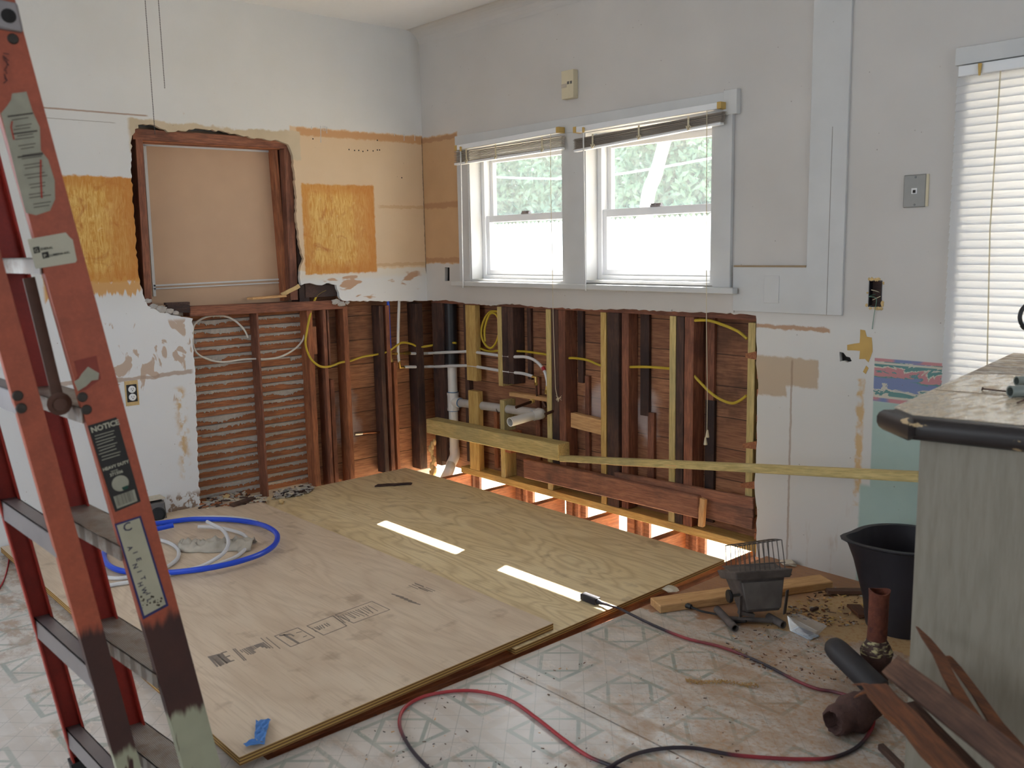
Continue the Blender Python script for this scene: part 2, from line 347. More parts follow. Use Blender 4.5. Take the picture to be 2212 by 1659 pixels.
# ------------------------------------------------------------------ wall finishes
def wall_left_mat():
    n = NT('left_wall_finish'); p = n.wp(); X = n.xyz(p); nz = n.math('SUBTRACT', n.noise(p, 26, 4, .6), .5); nz2 = n.math('SUBTRACT', n.noise(p, 5, 4, .6), .5)
    y = n.math('ADD', X[1], n.math('MULTIPLY', nz, .035)); z = n.math('ADD', X[2], n.math('MULTIPLY', nz, .028)); yr, zr = X[1], X[2]
    col = n.mix(n.ramp(n.noise(p, 3, 4), [(.3, 0.), (.75, 1.)]), (.71, .71, .705), (.66, .655, .64))
    low = n.step(zr, 1.2, 1.0); col = n.mix(low, col, (.76, .77, .79))
    # brown smudges on the white field
    sm = n.ramp(n.noise(n.map(p, (2, 6, 14)), 3, 5, .65), [(.66, 0.), (.78, 1.)]); col = n.mix(n.math('MULTIPLY', n.math('MULTIPLY', sm, .5), n.step(zr, 2.5, 2.0)), col, srgb(196, 168, 142))
    # cream field, right of the opening
    cr = n.rect(y, z, -.86, .03, 1.215, 1.975, .006); cc = n.mix(n.noise(p, 4, 3), srgb(222, 196, 164), srgb(206, 178, 144)); col = n.mix(cr, col, cc)
    lo2 = n.rect(y, z, -.85, .03, 1.17, 1.235, .02); col = n.mix(n.math('MULTIPLY', lo2, .35), col, srgb(226, 204, 168))
    st = n.rect(y, z, -.82, .03, 1.93, 1.97, .006); col = n.mix(st, col, srgb(200, 152, 106))
    for zz, a, b in ((1.565, -.32, 0), (1.235, -.36, 0)): col = n.mix(n.math('MULTIPLY', n.math('MULTIPLY', n.line(z, zz, .012), n.rect(y, z, a, b, 0, 3, .02)), .7), col, srgb(196, 158, 118))
    # bare patches of brown paper near the bottom
    bp = n.math('MULTIPLY', n.rect(y, z, -.80, -.05, 1.03, 1.20, .02), n.ramp(n.noise(n.map(p, (1, 3, 9)), 1.5, 3, .5), [(.60, 0.), (.63, 1.)])); col = n.mix(bp, col, srgb(188, 152, 124))
    # adhesive squares
    for (a, b) in ((-.808, -.35), (-2.12, -1.68)):
        m = n.rect(n.math('ADD', yr, n.math('MULTIPLY', nz, .02)), n.math('ADD', zr, n.math('MULTIPLY', nz, .03)), a, b, 1.195, 1.68, .006)
        g = n.noise(n.map(p, (3, 26, 4)), 2.2, 6, .65, 2.2); g2 = n.noise(p, 7, 5, .7, 1.5)
        oc = n.mix(n.ramp(g, [(.34, 0.), (.6, 1.)]), srgb(232, 196, 118), srgb(204, 144, 54)); oc = n.mix(n.ramp(g2, [(.54, 0.), (.74, 1.)]), oc, srgb(180, 104, 34)); oc = n.mix(n.ramp(g2, [(.24, 1.), (.36, 0.)]), oc, srgb(236, 214, 158))
        ed = n.math('SUBTRACT', 1., n.rect(yr, zr, a+.05, b-.05, 1.25, 1.63, .03)); oc = n.mix(n.math('MULTIPLY', ed, .6), oc, srgb(196, 124, 42)); rc_ = n.step(n.math('ADD', yr, n.math('MULTIPLY', nz, .1)), b-.17, b-.11); oc = n.mix(n.math('MULTIPLY', rc_, .5), oc, srgb(194, 122, 52)); col = n.mix(m, col, oc)
    dr = n.math('MULTIPLY', n.rect(yr, n.math('ADD', zr, n.math('MULTIPLY', n.noise(n.map(p, (1, 22, 2)), 2, 4), .13)), -2.12, -1.69, 1.2, 1.27, .008), .9); col = n.mix(dr, col, srgb(206, 150, 72))
    # paint ridge line under the upper field
    ln = n.math('MULTIPLY', n.line(n.math('ADD', zr, n.math('MULTIPLY', nz, .004)), 1.968, .005), n.rect(yr, zr, -3, -1.6, 0, 3)); col = n.mix(n.math('MULTIPLY', ln, .7), col, srgb(150, 112, 84))
    ln = n.math('MULTIPLY', n.line(n.math('ADD', zr, n.math('MULTIPLY', nz, .006)), 1.925, .003), n.rect(yr, zr, -3, -1.75, 0, 3)); col = n.mix(n.math('MULTIPLY', ln, .45), col, srgb(130, 120, 110))
    ck = n.math('MULTIPLY', n.step(n.math('ADD', yr, n.math('MULTIPLY', nz, .012)), -.007, -.003), n.rect(yr, zr, -.1, .1, 1.18, 1.97)); col = n.mix(n.math('MULTIPLY', ck, .8), col, srgb(84, 60, 44)); cs = n.math('MULTIPLY', n.step(yr, -.09, 0.), n.step(zr, 2.0, 2.5)); col = n.mix(n.math('MULTIPLY', cs, .35), col, srgb(176, 160, 138))
    # scars beside the lower hole
    sc = n.math('MULTIPLY', n.rect(yr, zr, -2.0, -1.46, .60, 1.0, .01), n.ramp(n.noise(n.map(p, (1, 7, 4)), 2., 3, .5, .8), [(.57, 0.), (.6, 1.)])); col = n.mix(n.math('MULTIPLY', sc, .85), col, srgb(186, 160, 138))
    rd = n.math('MULTIPLY', n.line(n.math('ADD', zr, n.math('MULTIPLY', nz2, .06)), .735, .012), n.rect(yr, zr, -2.4, -1.47, 0, 1, .01)); col = n.mix(n.math('MULTIPLY', rd, .8), col, srgb(172, 148, 130))
    ch = n.math('MULTIPLY', n.rect(n.math('ADD', yr, n.math('MULTIPLY', nz, .05)), zr, -1.56, -1.52, .2, .66, .02), n.ramp(n.noise(p, 20, 4), [(.45, 0.), (.55, 1.)])); col = n.mix(ch, col, srgb(206, 176, 134))
    cb = n.math('MULTIPLY', n.rect(yr, zr, -1.75, -1.46, 0, .12, .02), n.ramp(n.noise(p, 30, 4), [(.5, 0.), (.56, 1.)])); col = n.mix(cb, col, srgb(150, 126, 108))
    # plaster lip round the opening
    lip = n.rect(y, n.math('ADD', z, n.math('MULTIPLY', nz2, .07)), -1.71, -.80, 1.80, 1.945, .006); lip = n.math('MULTIPLY', lip, n.step(n.math('ADD', yr, n.math('MULTIPLY', nz, .02)), -1.70, -1.68)); col = n.mix(lip, col, n.mix(n.noise(p, 8, 5), srgb(212, 194, 168), srgb(180, 164, 136)))
    dots = n.ramp(n.voro(p, 34), [(.06, 1.), (.09, 0.)]); gate = n.ramp(n.noise(p, 6, 2), [(.58, 0.), (.62, 1.)]); col = n.mix(n.math('MULTIPLY', n.math('MULTIPLY', dots, gate), n.math('MULTIPLY', n.step(zr, 2.0, 1.9), .6)), col, srgb(120, 96, 80))
    n.bump(n.noise(p, 18, 5, .6), .18, .006); return n.out(col, .62)
def wall_right_mat():
    n = NT('right_wall_finish'); p = n.wp(); X = n.xyz(p); nz = n.math('SUBTRACT', n.noise(p, 24, 4, .6), .5); nz2 = n.math('SUBTRACT', n.noise(p, 4, 3), .5)
    x = n.math('ADD', X[0], n.math('MULTIPLY', nz, .03)); z = n.math('ADD', X[2], n.math('MULTIPLY', nz, .03)); xr, zr = X[0], X[2]
    col = n.mix(n.ramp(n.noise(p, 2.4, 4), [(.3, 0.), (.75, 1.)]), (.61, .582, .555), (.55, .522, .495))
    low = n.math('MULTIPLY', n.step(zr, 1.08, .98), n.step(xr, 2.2, 2.3)); col = n.mix(low, col, (.67, .655, .63))
    # tan corner strip left of the windows
    tn = n.rect(x, z, -.05, .33, 1.235, 1.965, .006); col = n.mix(tn, col, n.mix(n.noise(p, 5, 3), srgb(204, 166, 126), srgb(184, 146, 106)))
    for zz, hw in ((1.57, .022), (1.255, .018), (1.945, .016)): col = n.mix(n.math('MULTIPLY', n.math('MULTIPLY', n.line(z, zz, hw), n.rect(x, z, -.05, .33, 0, 3, .01)), .75), col, srgb(168, 124, 88))
    # damp patch right of the big hole, joints and scuffs
    x0, z1, x1, z0 = OY(1636, 775).x, OY(1700, 772).z, OY(1768, 800).x, OY(1690, 858).z
    pt = n.rect(x, z, x0-.1, x1, z0+.05, z1, .006); pt2 = n.rect(x, z, x0-.1, x0+(x1-x0)*.5, z0, z1, .006); col = n.mix(n.math('MAXIMUM', pt, pt2), col, srgb(190, 170, 146))
    c3 = n.rect(x, z, OY(1636, 700).x-.1, OY(1795, 710).x, OY(1700, 712).z, OY(1700, 703).z, .004); col = n.mix(c3, col, srgb(180, 146, 118))
    xa = OY(1708, 900).x; col = n.mix(n.math('MULTIPLY', n.math('MULTIPLY', n.line(n.math('ADD', xr, n.math('MULTIPLY', nz, .01)), xa, .006), n.step(zr, .86, .84)), .6), col, srgb(150, 122, 100))
    xb = OY(1856, 950).x; cb = n.math('MULTIPLY', n.rect(n.math('ADD', xr, n.math('MULTIPLY', nz, .04)), z, xb-.014, xb+.012, .30, .80, .006), n.ramp(n.noise(p, 12, 3), [(.4, 0.), (.5, 1.)])); col = n.mix(cb, col, srgb(208, 176, 130))
    sm = n.ramp(n.noise(n.map(p, (9, 1, 2)), 2.4, 5, .6), [(.58, 0.), (.75, 1.)]); col = n.mix(n.math('MULTIPLY', n.math('MULTIPLY', sm, n.step(zr, .5, .1)), .45), col, srgb(176, 146, 120))
    # wallpaper border and aqua paint
    bx = OY(1889, 800).x; bt, bb = OY(1975, 780).z, OY(1905, 868).z; h = bt-bb
    ax = OY(1857, 1100).x; ay = OY(1857, 1040).z
    aq = n.math('MAXIMUM', n.math('MULTIPLY', n.step(xr, bx-.004, bx+.004), n.step(zr, bb+.01, bb-.004)), n.math('MULTIPLY', n.step(n.math('ADD', xr, n.math('MULTIPLY', nz, .01)), ax-.01, ax+.004), n.step(zr, ay, ay-.02)))
    col = n.mix(aq, col, n.mix(n.noise(p, 6, 4), srgb(178, 200, 192), srgb(160, 184, 178)))
    bm_ = n.math('MULTIPLY', n.step(xr, bx-.003, bx+.001), n.math('MULTIPLY', n.step(zr, bb-.002, bb+.002), n.step(zr, bt+.002, bt-.002)))
    v = n.math('ADD', n.math('DIVIDE', n.math('SUBTRACT', zr, bb), h), n.math('MULTIPLY', n.math('SUBTRACT', n.noise(n.map(p, (8, 1, 15)), 1.1, 4, .6, 1.2), .5), .75))
    cm, pk, bl, gr, cr = (0.62, .56, .50), srgb(196, 136, 140), srgb(122, 136, 178), srgb(96, 142, 140), srgb(204, 200, 186)
    wc = n.ramp(v, [(0., pk), (.10, cr), (.17, gr), (.27, cr), (.33, bl), (.50, bl), (.56, gr), (.60, pk), (.72, cr), (.76, gr), (.88, gr), (.91, cr), (.96, bl), (1., pk)], 'CONSTANT'); 
    e1 = n.math('DIVIDE', n.math('SUBTRACT', zr, bb), h); wc = n.mix(n.step(e1, .10, .08), wc, n.mix(n.step(n.noise(p, 8, 1), .5, .55), pk, bl)); wc = n.mix(n.step(e1, .92, .94), wc, n.mix(n.step(n.noise(p, 8, 1), .5, .55), pk, bl)); wc = n.mix(n.math('MAXIMUM', n.line(e1, .12, .03), n.line(e1, .89, .03)), wc, cr)
    col = n.mix(bm_, col, wc)
    dots = n.ramp(n.voro(p, 26), [(.05, 1.), (.08, 0.)]); gate = n.ramp(n.noise(p, 5, 2), [(.56, 0.), (.6, 1.)]); col = n.mix(n.math('MULTIPLY', n.math('MULTIPLY', dots, gate), .55), col, srgb(112, 96, 84))
    n.bump(n.noise(p, 20, 5, .6), .15, .005); return n.out(col, .6)
M['wl'] = wall_left_mat(); M['wr'] = wall_right_mat()
def paint_mat():
    n = NT('white_trim_paint'); p = n.wp(); k = n.noise(p, 6, 4); col = n.mix(n.ramp(k, [(.3, 0.), (.8, 1.)]), (.61, .612, .61), (.55, .55, .545))
    dots = n.ramp(n.voro(p, 30), [(.05, 1.), (.07, 0.)]); gate = n.ramp(n.noise(p, 5, 2), [(.6, 0.), (.63, 1.)]); col = n.mix(n.math('MULTIPLY', n.math('MULTIPLY', dots, gate), .6), col, srgb(120, 104, 90)); return n.out(col, .5)
M['trim'] = paint_mat()
M['ceil'] = plain('ceiling_paint', (.76, .765, .78), .8, var=.02)
# vinyl floor: one foot tiles, squares with turned squares inside, thin diagonal grid, dirt
def floor_mat():
    n = NT('patterned_vinyl_floor'); p = n.wp(); X = n.xyz(p)
    def cell(a, c0, pit):      # -0.5..0.5 in tile
        t = n.math('DIVIDE', n.math('SUBTRACT', a, c0), pit); return n.math('SUBTRACT', n.math('FRACT', n.math('ADD', t, 100.5)), .5)
    u, v = cell(X[0], 2.482, .292), cell(X[1], -1.648, .310)
    au, av = n.math('ABSOLUTE', u), n.math('ABSOLUTE', v); mx = n.math('MAXIMUM', au, av); sm = n.math('ADD', au, av)
    sq = n.line(mx, .30, .032); dm = n.math('MULTIPLY', n.line(sm, .30, .036), n.step(mx, .31, .29))
    d1 = n.math('ABSOLUTE', cell(n.math('ADD', X[0], X[1]), .02, .102)); d2 = n.math('ABSOLUTE', cell(n.math('SUBTRACT', X[0], X[1]), .03, .102))
    thin = n.math('MAXIMUM', n.step(d1, .022, .01), n.step(d2, .022, .01)); tb = n.step(mx, .44, .46)
    bn = n.noise(n.map(p, (3, 3, 3), rot=(0, 0, .8)), 3, 5)
    col = n.mix(n.ramp(bn, [(.3, 0.), (.7, 1.)]), srgb(214, 208, 202), srgb(196, 188, 180))
    col = n.mix(n.math('MULTIPLY', tb, .45), col, srgb(196, 184, 172)); col = n.mix(n.math('MULTIPLY', thin, .5), col, srgb(150, 150, 144))
    wear = n.ramp(n.noise(p, 7, 4), [(.3, .45), (.65, 1.)]); col = n.mix(n.math('MULTIPLY', n.math('MAXIMUM', sq, dm), wear), col, srgb(158, 164, 156))
    col = n.mix(n.line(X[1], -1.50+.0, .004), col, srgb(110, 98, 88))
    # ground-in dirt: more towards the counter; scattered streaks elsewhere
    dn = n.noise(n.map(p, (2, 4.5, 1), rot=(0, 0, .5)), 2.2, 7, .68); near = n.step(n.math('ADD', X[0], n.math('MULTIPLY', X[1], .55)), 1.75, 2.45)
    th = n.math('SUBTRACT', dn, n.math('MULTIPLY', n.math('SUBTRACT', 1., near), .15)); dirt = n.ramp(th, [(.40, 0.), (.54, .72), (.75, 1.)]); col = n.mix(n.math('MULTIPLY', dirt, .8), col, n.mix(n.noise(p, 14, 4), srgb(182, 148, 112), srgb(146, 108, 76)))
    lf = n.math('MULTIPLY', n.step(X[0], 1.6, .9), n.step(X[1], -2.2, -2.5)); mud = n.math('MULTIPLY', lf, n.ramp(n.noise(n.map(p, (3, 5, 1)), 3, 6, .7), [(.46, 0.), (.58, 1.)])); col = n.mix(n.math('MULTIPLY', mud, .7), col, srgb(150, 122, 98))
    # bare subfloor beside the hole (vinyl torn away)
    e = n.math('ADD', n.math('SUBTRACT', X[1], n.math('MULTIPLY', n.math('SUBTRACT', X[0], 2.38), .35)), n.math('MULTIPLY', n.math('SUBTRACT', n.noise(p, 9, 4), .5), .35)); bare = n.math('MULTIPLY', n.step(e, -.80, -.77), n.step(X[0], 2.25, 2.3))
    saw = n.step(n.math('ADD', n.math('SUBTRACT', X[0], n.math('MULTIPLY', n.math('ABSOLUTE', n.math('ADD', X[1], .45)), .35)), n.math('MULTIPLY', n.noise(p, 6, 5), .3)), 2.75, 2.95)
    sub = n.mix(n.noise(n.map(p, (2, 14, 1)), 3, 5), srgb(178, 138, 108), srgb(150, 106, 78)); col = n.mix(bare, col, n.mix(saw, sub, srgb(196, 164, 120)))
    dusty = n.math('MULTIPLY', n.ramp(n.noise(p, 60, 3, .7), [(.5, 0.), (.62, 1.)]), n.math('MULTIPLY', near, .55)); col = n.mix(dusty, col, srgb(176, 128, 78))
    dk = n.math('MULTIPLY', n.ramp(n.voro(p, 60), [(.08, 1.), (.12, 0.)]), n.ramp(n.noise(p, 7, 3), [(.5, 0.), (.56, 1.)])); col = n.mix(n.math('MULTIPLY', dk, .5), col, srgb(84, 58, 42))
    ro = n.mix(n.math('MAXIMUM', dirt, bare), (.24, .24, .24), (.7, .7, .7)); n.bump(n.noise(p, 90, 3), .08, .003); return n.out(col, ro)
M['floor'] = floor_mat()
def ply_mat(name, ca, cb, cg, knot, seed):
    n = NT(name); p = n.map(n.wp(), (1, 1, 1), loc=(seed, seed*.7, 0)); pz = n.wp()
    q = n.map(p, (1.0, 4.2, 1)); d = n.noise(q, 1.15, 2, .4, .35); rings = n.math('FRACT', n.math('MULTIPLY', d, 15. if knot else 9.)); rings = n.math('ABSOLUTE', n.math('SUBTRACT', rings, .5))
    fine = n.noise(n.map(p, (3, 70, 1)), 2, 4); base = n.mix(n.ramp(n.noise(n.map(p, (1, 3, 1)), 1.7, 5, .6), [(.3, 0.), (.7, 1.)]), ca, cb)
    col = n.mix(n.math('MULTIPLY', n.ramp(rings, [(.0, 1.), (.30, 0.)]), .42 if knot else .3), base, cg); col = n.mix(n.math('MULTIPLY', n.ramp(fine, [(.5, 0.), (.65, 1.)]), .35), col, cg)
    if knot:
        kv = n.voro(n.map(p, (1.1, 2.2, 1)), 2.3); col = n.mix(n.ramp(kv, [(.045, 1.), (.075, 0.)]), col, srgb(98, 62, 40))
    sp = n.math('MULTIPLY', n.ramp(n.noise(p, 9, 5), [(.62, 0.), (.72, 1.)]), .4); col = n.mix(sp, col, srgb(132, 102, 76))
    return n.out(col, .55)
M['ply_rear'] = ply_mat('yellow_plywood', srgb(236, 218, 180), srgb(222, 200, 156), srgb(176, 146, 104), True, 3.)
M['ply_front'] = ply_mat('tan_plywood', srgb(220, 201, 178), srgb(205, 184, 160), srgb(180, 155, 130), False, 9.)
def plyedge():
    n = NT('plywood_edge_plies'); z = n.xyz(n.wp())[2]; k = n.math('FRACT', n.math('MULTIPLY', z, 1/.0085)); col = n.mix(n.step(k, .45, .55), srgb(196, 158, 88), srgb(116, 78, 44)); return n.out(col, .8)
M['ply_edge'] = plyedge()
M['dirt'] = plain('sandy_ground', srgb(216, 196, 160), .95, var=.15, sc=6)
M['stamp'] = plain('ink_stamp', srgb(150, 136, 124), .8, var=.2, sc=80)
# ladder fibreglass
def ladder_mat(name, c, soot=None, pale=None):
    n = NT(name); p = n.wp(); z = n.xyz(p)[2]; k = n.noise(p, 22, 5, .7); col = n.mix(n.ramp(k, [(.3, 0.), (.7, 1.)]), c, tuple(a*.72 for a in c))
    col = n.mix(n.math('MULTIPLY', n.ramp(n.noise(p, 120, 2), [(.5, 0.), (.7, 1.)]), .2), col, tuple(min(1, a*1.35) for a in c))
    zj = n.math('ADD', z, n.math('MULTIPLY', n.math('SUBTRACT', n.noise(n.map(p, (14, 14, 2)), 3, 4), .5), .08))
    if soot: col = n.mix(n.math('MULTIPLY', n.step(zj, soot+.02, soot-.01), .93), col, n.mix(n.noise(p, 16, 5), srgb(58, 30, 26), srgb(30, 20, 20)))
    if pale:
        scr = n.ramp(n.noise(n.map(p, (9, 9, 1.5)), 4, 3), [(.60, 0.), (.64, 1.)]); pm = n.math('MULTIPLY', n.step(zj, pale+.012, pale-.012), n.math('SUBTRACT', 1., scr)); col = n.mix(pm, col, n.mix(n.noise(p, 20, 4), srgb(176, 176, 150), srgb(150, 148, 126)))
    return n.out(col, .55)
# ================================================================== STRUCTURE
HC = 2.56
def S(b, name, mat, **k): return b.build(name, mat, kind='structure', origin=V((0, 0, 0)), **k)
# floor with the opening under the plywood
b = MB(); b.prism([(0, -6, 0), (6.5, -6, 0), (6.5, 0, 0), (2.375, 0, 0), (2.36, -2.30, 0), (0, -2.30, 0)], (0, 0, 1), -.016, 0)
floor = S(b, 'floor', M['floor'])
b = MB(); b.prism([(-.1, -6, -.0165), (6.5, -6, -.0165), (6.5, .0, -.0165), (2.35, 0, -.0165), (2.33, -2.26, -.0165), (-.1, -2.26, -.0165)], (0, 0, 1), -.024, 0)
b.build('subfloor', M['red2'], floor)
# joists under the floor (seen in the slot along the right wall) and the ground below
for i, xj in enumerate((.245, .64, 1.03, 1.42, 1.85, 2.28)):
    o = board('floor_joist', (xj, -2.6, -.094), (xj, .108, -.094), .045, .145, (0, 0, 1), M['red2'], kind='structure')
b = MB(); b.box((-3, -7, -.55), (8, 14, -.5)); S(b, 'floor_ground_under_house', M['dirt'])
# --- right wall plaster (y = 0)
def wp(px, py): return OY(px, py)
top = ragged([V((0, 0, 1.012)), wp(960, 648), wp(1000, 655), wp(1060, 660), wp(1095, 656), wp(1180, 664), wp(1290, 669), wp(1345, 668), wp(1480, 674), wp(1560, 676), wp(1633, 682)], .0035, .02)
sid = ragged([wp(1634, 690), wp(1634, 800), wp(1637, 830), wp(1633, 1000), wp(1629, 1040), wp(1635, 1100), wp(1633, 1190)], .003, .03)
low = [V((p.x, 0, p.z)) for p in top+sid]; low[-1].z = -.016
outer = low+[V((6.5, 0, -.016)), V((6.5, 0, HC)), V((0, 0, HC))]
W1 = (.444, 1.19, 1.135, 1.868); W2 = (1.33, 2.088, 1.142, 1.868); W3 = (3.09, 4.9, .42, 1.875)
rc = lambda a, b_, c, d: [V((a, 0, c)), V((a, 0, d)), V((b_, 0, d)), V((b_, 0, c))]
def pr(*pts): return [V((wp(*q).x, 0, wp(*q).z)) for q in pts]
box_hole = pr((1877, 606), (1877, 662), (1905, 664), (1905, 608)); dam = pr((1813, 760), (1822, 762), (1828, 770), (1836, 772), (1840, 780), (1830, 783), (1822, 779), (1814, 781)); out_hole = pr((961, 577), (961, 607), (971, 607), (971, 578))
b = MB(); b.prism(outer, (0, 1, 0), 0, .022, holes=[rc(*W1), rc(*W2), rc(*W3), box_hole, dam, out_hole]); wr = S(b, 'wall_right', M['wr'])
# exterior leaf above the sheathing, with the same windows
b = MB(); b.prism([V((-.2, 0, 1.0)), V((6.7, 0, 1.0)), V((6.7, 0, 2.9)), V((-.2, 0, 2.9))], (0, 1, 0), .13, .15, holes=[rc(*W1), rc(*W2), rc(W3[0], W3[1], 1.001, W3[3])])
b.box((2.36, .11, -.5), (3.08, .15, 1.0)); b.box((4.91, .11, -.5), (6.7, .15, 1.0)); b.box((3.08, .11, -.5), (4.91, .15, .41))
b.build('outer_cladding', M['trim'], wr)
b = MB(); z = -.018; i = 0
while z < 1.05:
    h = .1417; xx = -.12
    for x1 in ([1.62, 2.40] if i % 2 else [.86, 2.40]):
        b.box((xx+.001, .11, z), (x1, .13, z+h)); xx = x1
    z += .142; i += 1
b.build('sheathing', M['sheath'], wr)
for px_, py_ in ((1008, 1040), (1119, 1075), (1229, 1108), (1360, 1145), (1475, 1180), (2000, 1300)):
    xr0 = OY(px_, py_, .12).x; b = MB(); b.box((xr0, .111, -.17), (xr0+.135, .129, -.02)); b.box((xr0+.004, .095, -.17), (xr0+.05, .1105, -.02)); b.box((xr0+.08, .09, -.17), (xr0+.10, .1105, -.02)); b.build('skirt_board', M['grayed'], wr)
b = MB(); b.box((.02, .022, 1.0), (2.30, .109, 1.052)); b.build('window_header_sill', M['red'], wr)
for (x0, x1) in ((0.0, .44), (1.19, 1.33), (2.09, 3.09), (4.9, 6.5)):   # closes the cavity above
    b = MB(); b.box((x0, .023, 1.055), (x1, .128, HC)); b.build('cavity_framing', M['dark'], wr)
b = MB(); b.box((.0, .024, 1.878), (4.9, .128, HC)); b.build('cavity_framing', M['dark'], wr)
b = MB(); b.box((2.36, .03, -.016), (3.07, .105, 1.05)); b.build('cavity_framing', M['dark'], wr)
# --- left wall plaster (x = 0)
def wq(px, py): q = OX(px, py); return V((0, q.y, q.z))
lp = ragged([wq(433, 1112), wq(428, 1000), wq(421, 800), wq(415, 690), wq(385, 682), wq(340, 672), wq(318, 660), wq(305, 620), wq(296, 560), wq(288, 450), wq(283, 360), wq(284, 300), wq(300, 268), wq(335, 270), wq(365, 285), wq(430, 278), wq(480, 284), wq(520, 292), wq(556, 300), wq(600, 303), wq(622, 312), wq(632, 336), wq(638, 400), wq(642, 440), wq(640, 470), wq(646, 520), wq(655, 560), wq(648, 590), wq(650, 615), wq(672, 612), wq(690, 616), wq(712, 612), wq(728, 616), wq(733, 640), wq(740, 650), wq(800, 651), wq(905, 650)], .0045, .016)
lp[0].z = -.016
for q in lp: q.x = 0.
lp = lp+[V((0, 0, 1.012))]
b = MB(); b.prism(lp+[V((0, 0, HC)), V((0, -6, HC)), V((0, -6, -.016))], (1, 0, 0), -.022, 0, holes=[[V((0, -5.1, .9)), V((0, -4.1, .9)), V((0, -4.1, 2.0)), V((0, -5.1, 2.0))][::-1]]); wl = S(b, 'wall_left', M['wl'])
# far skin of the left wall: plaster slab of the next room, laths and planks
b = MB(); b.box((-.17, -6, -.5), (-.14, .2, HC)); 
b.f = b.f; b.build('next_room_plaster', M['key'], wl) if False else None
b = MB(); b.prism([V((-.14, .13, -.5)), V((-.14, .13, HC)), V((-.14, -6, HC)), V((-.14, -6, -.5))], (1, 0, 0), -.03, 0, holes=[[V((-.14, -5.1, .9)), V((-.14, -4.1, .9)), V((-.14, -4.1, 2.0)), V((-.14, -5.1, 2.0))]]); b.build('next_room_plaster', M['key'], wl)
b = MB(); z = .02; ylim = (-1.56, OX(672, 850, -.112).y); rows = []
while z < 1.0:
    h = random.uniform(.033, .037); s = .006; t = random.uniform(-.003, .003)
    b.hexa([(-.118, ylim[0], z+t), (-.111, ylim[0], z+t), (-.111, ylim[1], z-t), (-.118, ylim[1], z-t), (-.118, ylim[0], z+h+t), (-.111, ylim[0], z+h+t), (-.111, ylim[1], z+h-t), (-.118, ylim[1], z+h-t)]); rows.append(z+h); z += h+.0105
b.build('laths', M['lath'], wl)
b = MB()          # plaster keys that squeezed through between the laths
for r_, zr in enumerate(rows):
    y = ylim[0]; prev = None
    while y < ylim[1]:
        q = mnoise.noise(V((y*9, r_*3.7, 1)))*.5+.5; q2 = mnoise.noise(V((y*46, r_*5.1, 7)))*.5+.5; blob = max(0, mnoise.noise(V((y*5, r_*2.3, 11)))-.28)*.06
        dp = .002+.010*q*q2*1.6+blob+(random.random()**5)*.010; o = .003+.008*q2+blob*.3
        if mnoise.noise(V((y*3.1, r_*1.9, 3))) < -.42: dp = .0005; o = .001
        cur = (y, dp, o)
        if prev:
            (y0_, d0, o0) = prev
            b.hexa([(-.119, y0_, zr-d0), (-.111+o0*.6, y0_, zr-d0*.9), (-.111+o*.6, y, zr-dp*.9), (-.119, y, zr-dp), (-.119, y0_, zr+.010), (-.111+o0, y0_, zr+.007), (-.111+o, y, zr+.007), (-.119, y, zr+.010)])
        prev = cur; y += random.uniform(.003, .006)
b.build('plaster_keys', M['key'], wl)
b = MB(); z = -.05; i = 0
while z < 1.05: b.box((-.13, ylim[1]+.002, z), (-.112, .12, z+.1405)); z += .142
b.build('planks', M['sheath_l'], wl)
# opening high in the left wall: beige board behind it with white beads
yb0, yb1 = OX(300, 600, -.118).y-.05, OX(612, 400, -.118).y+.03
b = MB(); b.box((-.135, yb0, .98), (-.122, yb1, 1.93)); bd = b.build('window_board', plain('beige_hardboard', srgb(200, 166, 136), .6, var=.06, sc=8), wl)
def bead(p, q, w=.012):
    A, B = OX(*p, -.118), OX(*q, -.118); c = MB(); c.bar(A, B, .006, w, (0, 0, 1) if abs((B-A).z) < abs((B-A).y) else (0, 1, 0)); c.build('white_bead', M['trim'], bd)
bead((305, 312), (586, 327)); bead((312, 313), (334, 640), .014); bead((332, 617), (607, 603), .008); bead((332, 624), (607, 610), .006)
for (p, q, w, t, m, nm) in (((297, 300), (318, 660), .034, .10, 'red', 'opening_jamb'), ((618, 322), (632, 648), .045, .085, 'red', 'opening_jamb'), ((594, 320), (620, 650), .03, .05, 'red2', 'opening_stop'), ((283, 290), (622, 312), .05, .10, 'red', 'opening_header'), ((300, 303), (598, 319), .022, .085, 'red2', 'opening_stop')):
    xf = -.045 if nm != 'opening_stop' else -.07
    A, B = OX(*p, xf), OX(*q, xf); A.x = B.x = -.024-t/2 if nm != 'opening_stop' else -.118+t/2-.004
    horiz = abs((B-A).y) > abs((B-A).z); board(nm, A, B, t, w, (0, 0, 1) if horiz else (0, 1, 0), M[m], wl, warp=.001)
b = MB(); b.box((-.12, OX(640, 400).y, 1.05), (-.03, OX(640, 400).y+.06, 2.0)); b.build('cavity_framing', M['dark'], wl)
b = MB(); b.box((-.12, -.80, 1.07), (-.024, 0, HC)); b.box((-.12, -1.85, 1.965), (-.024, -.80, HC)); b.box((-.12, -3.75, -.1), (-.024, -1.80, HC)); b.box((-.12, -1.82, -.1), (-.024, -1.50, 1.0)); 
b.build('cavity_framing', M['dark'], wl)
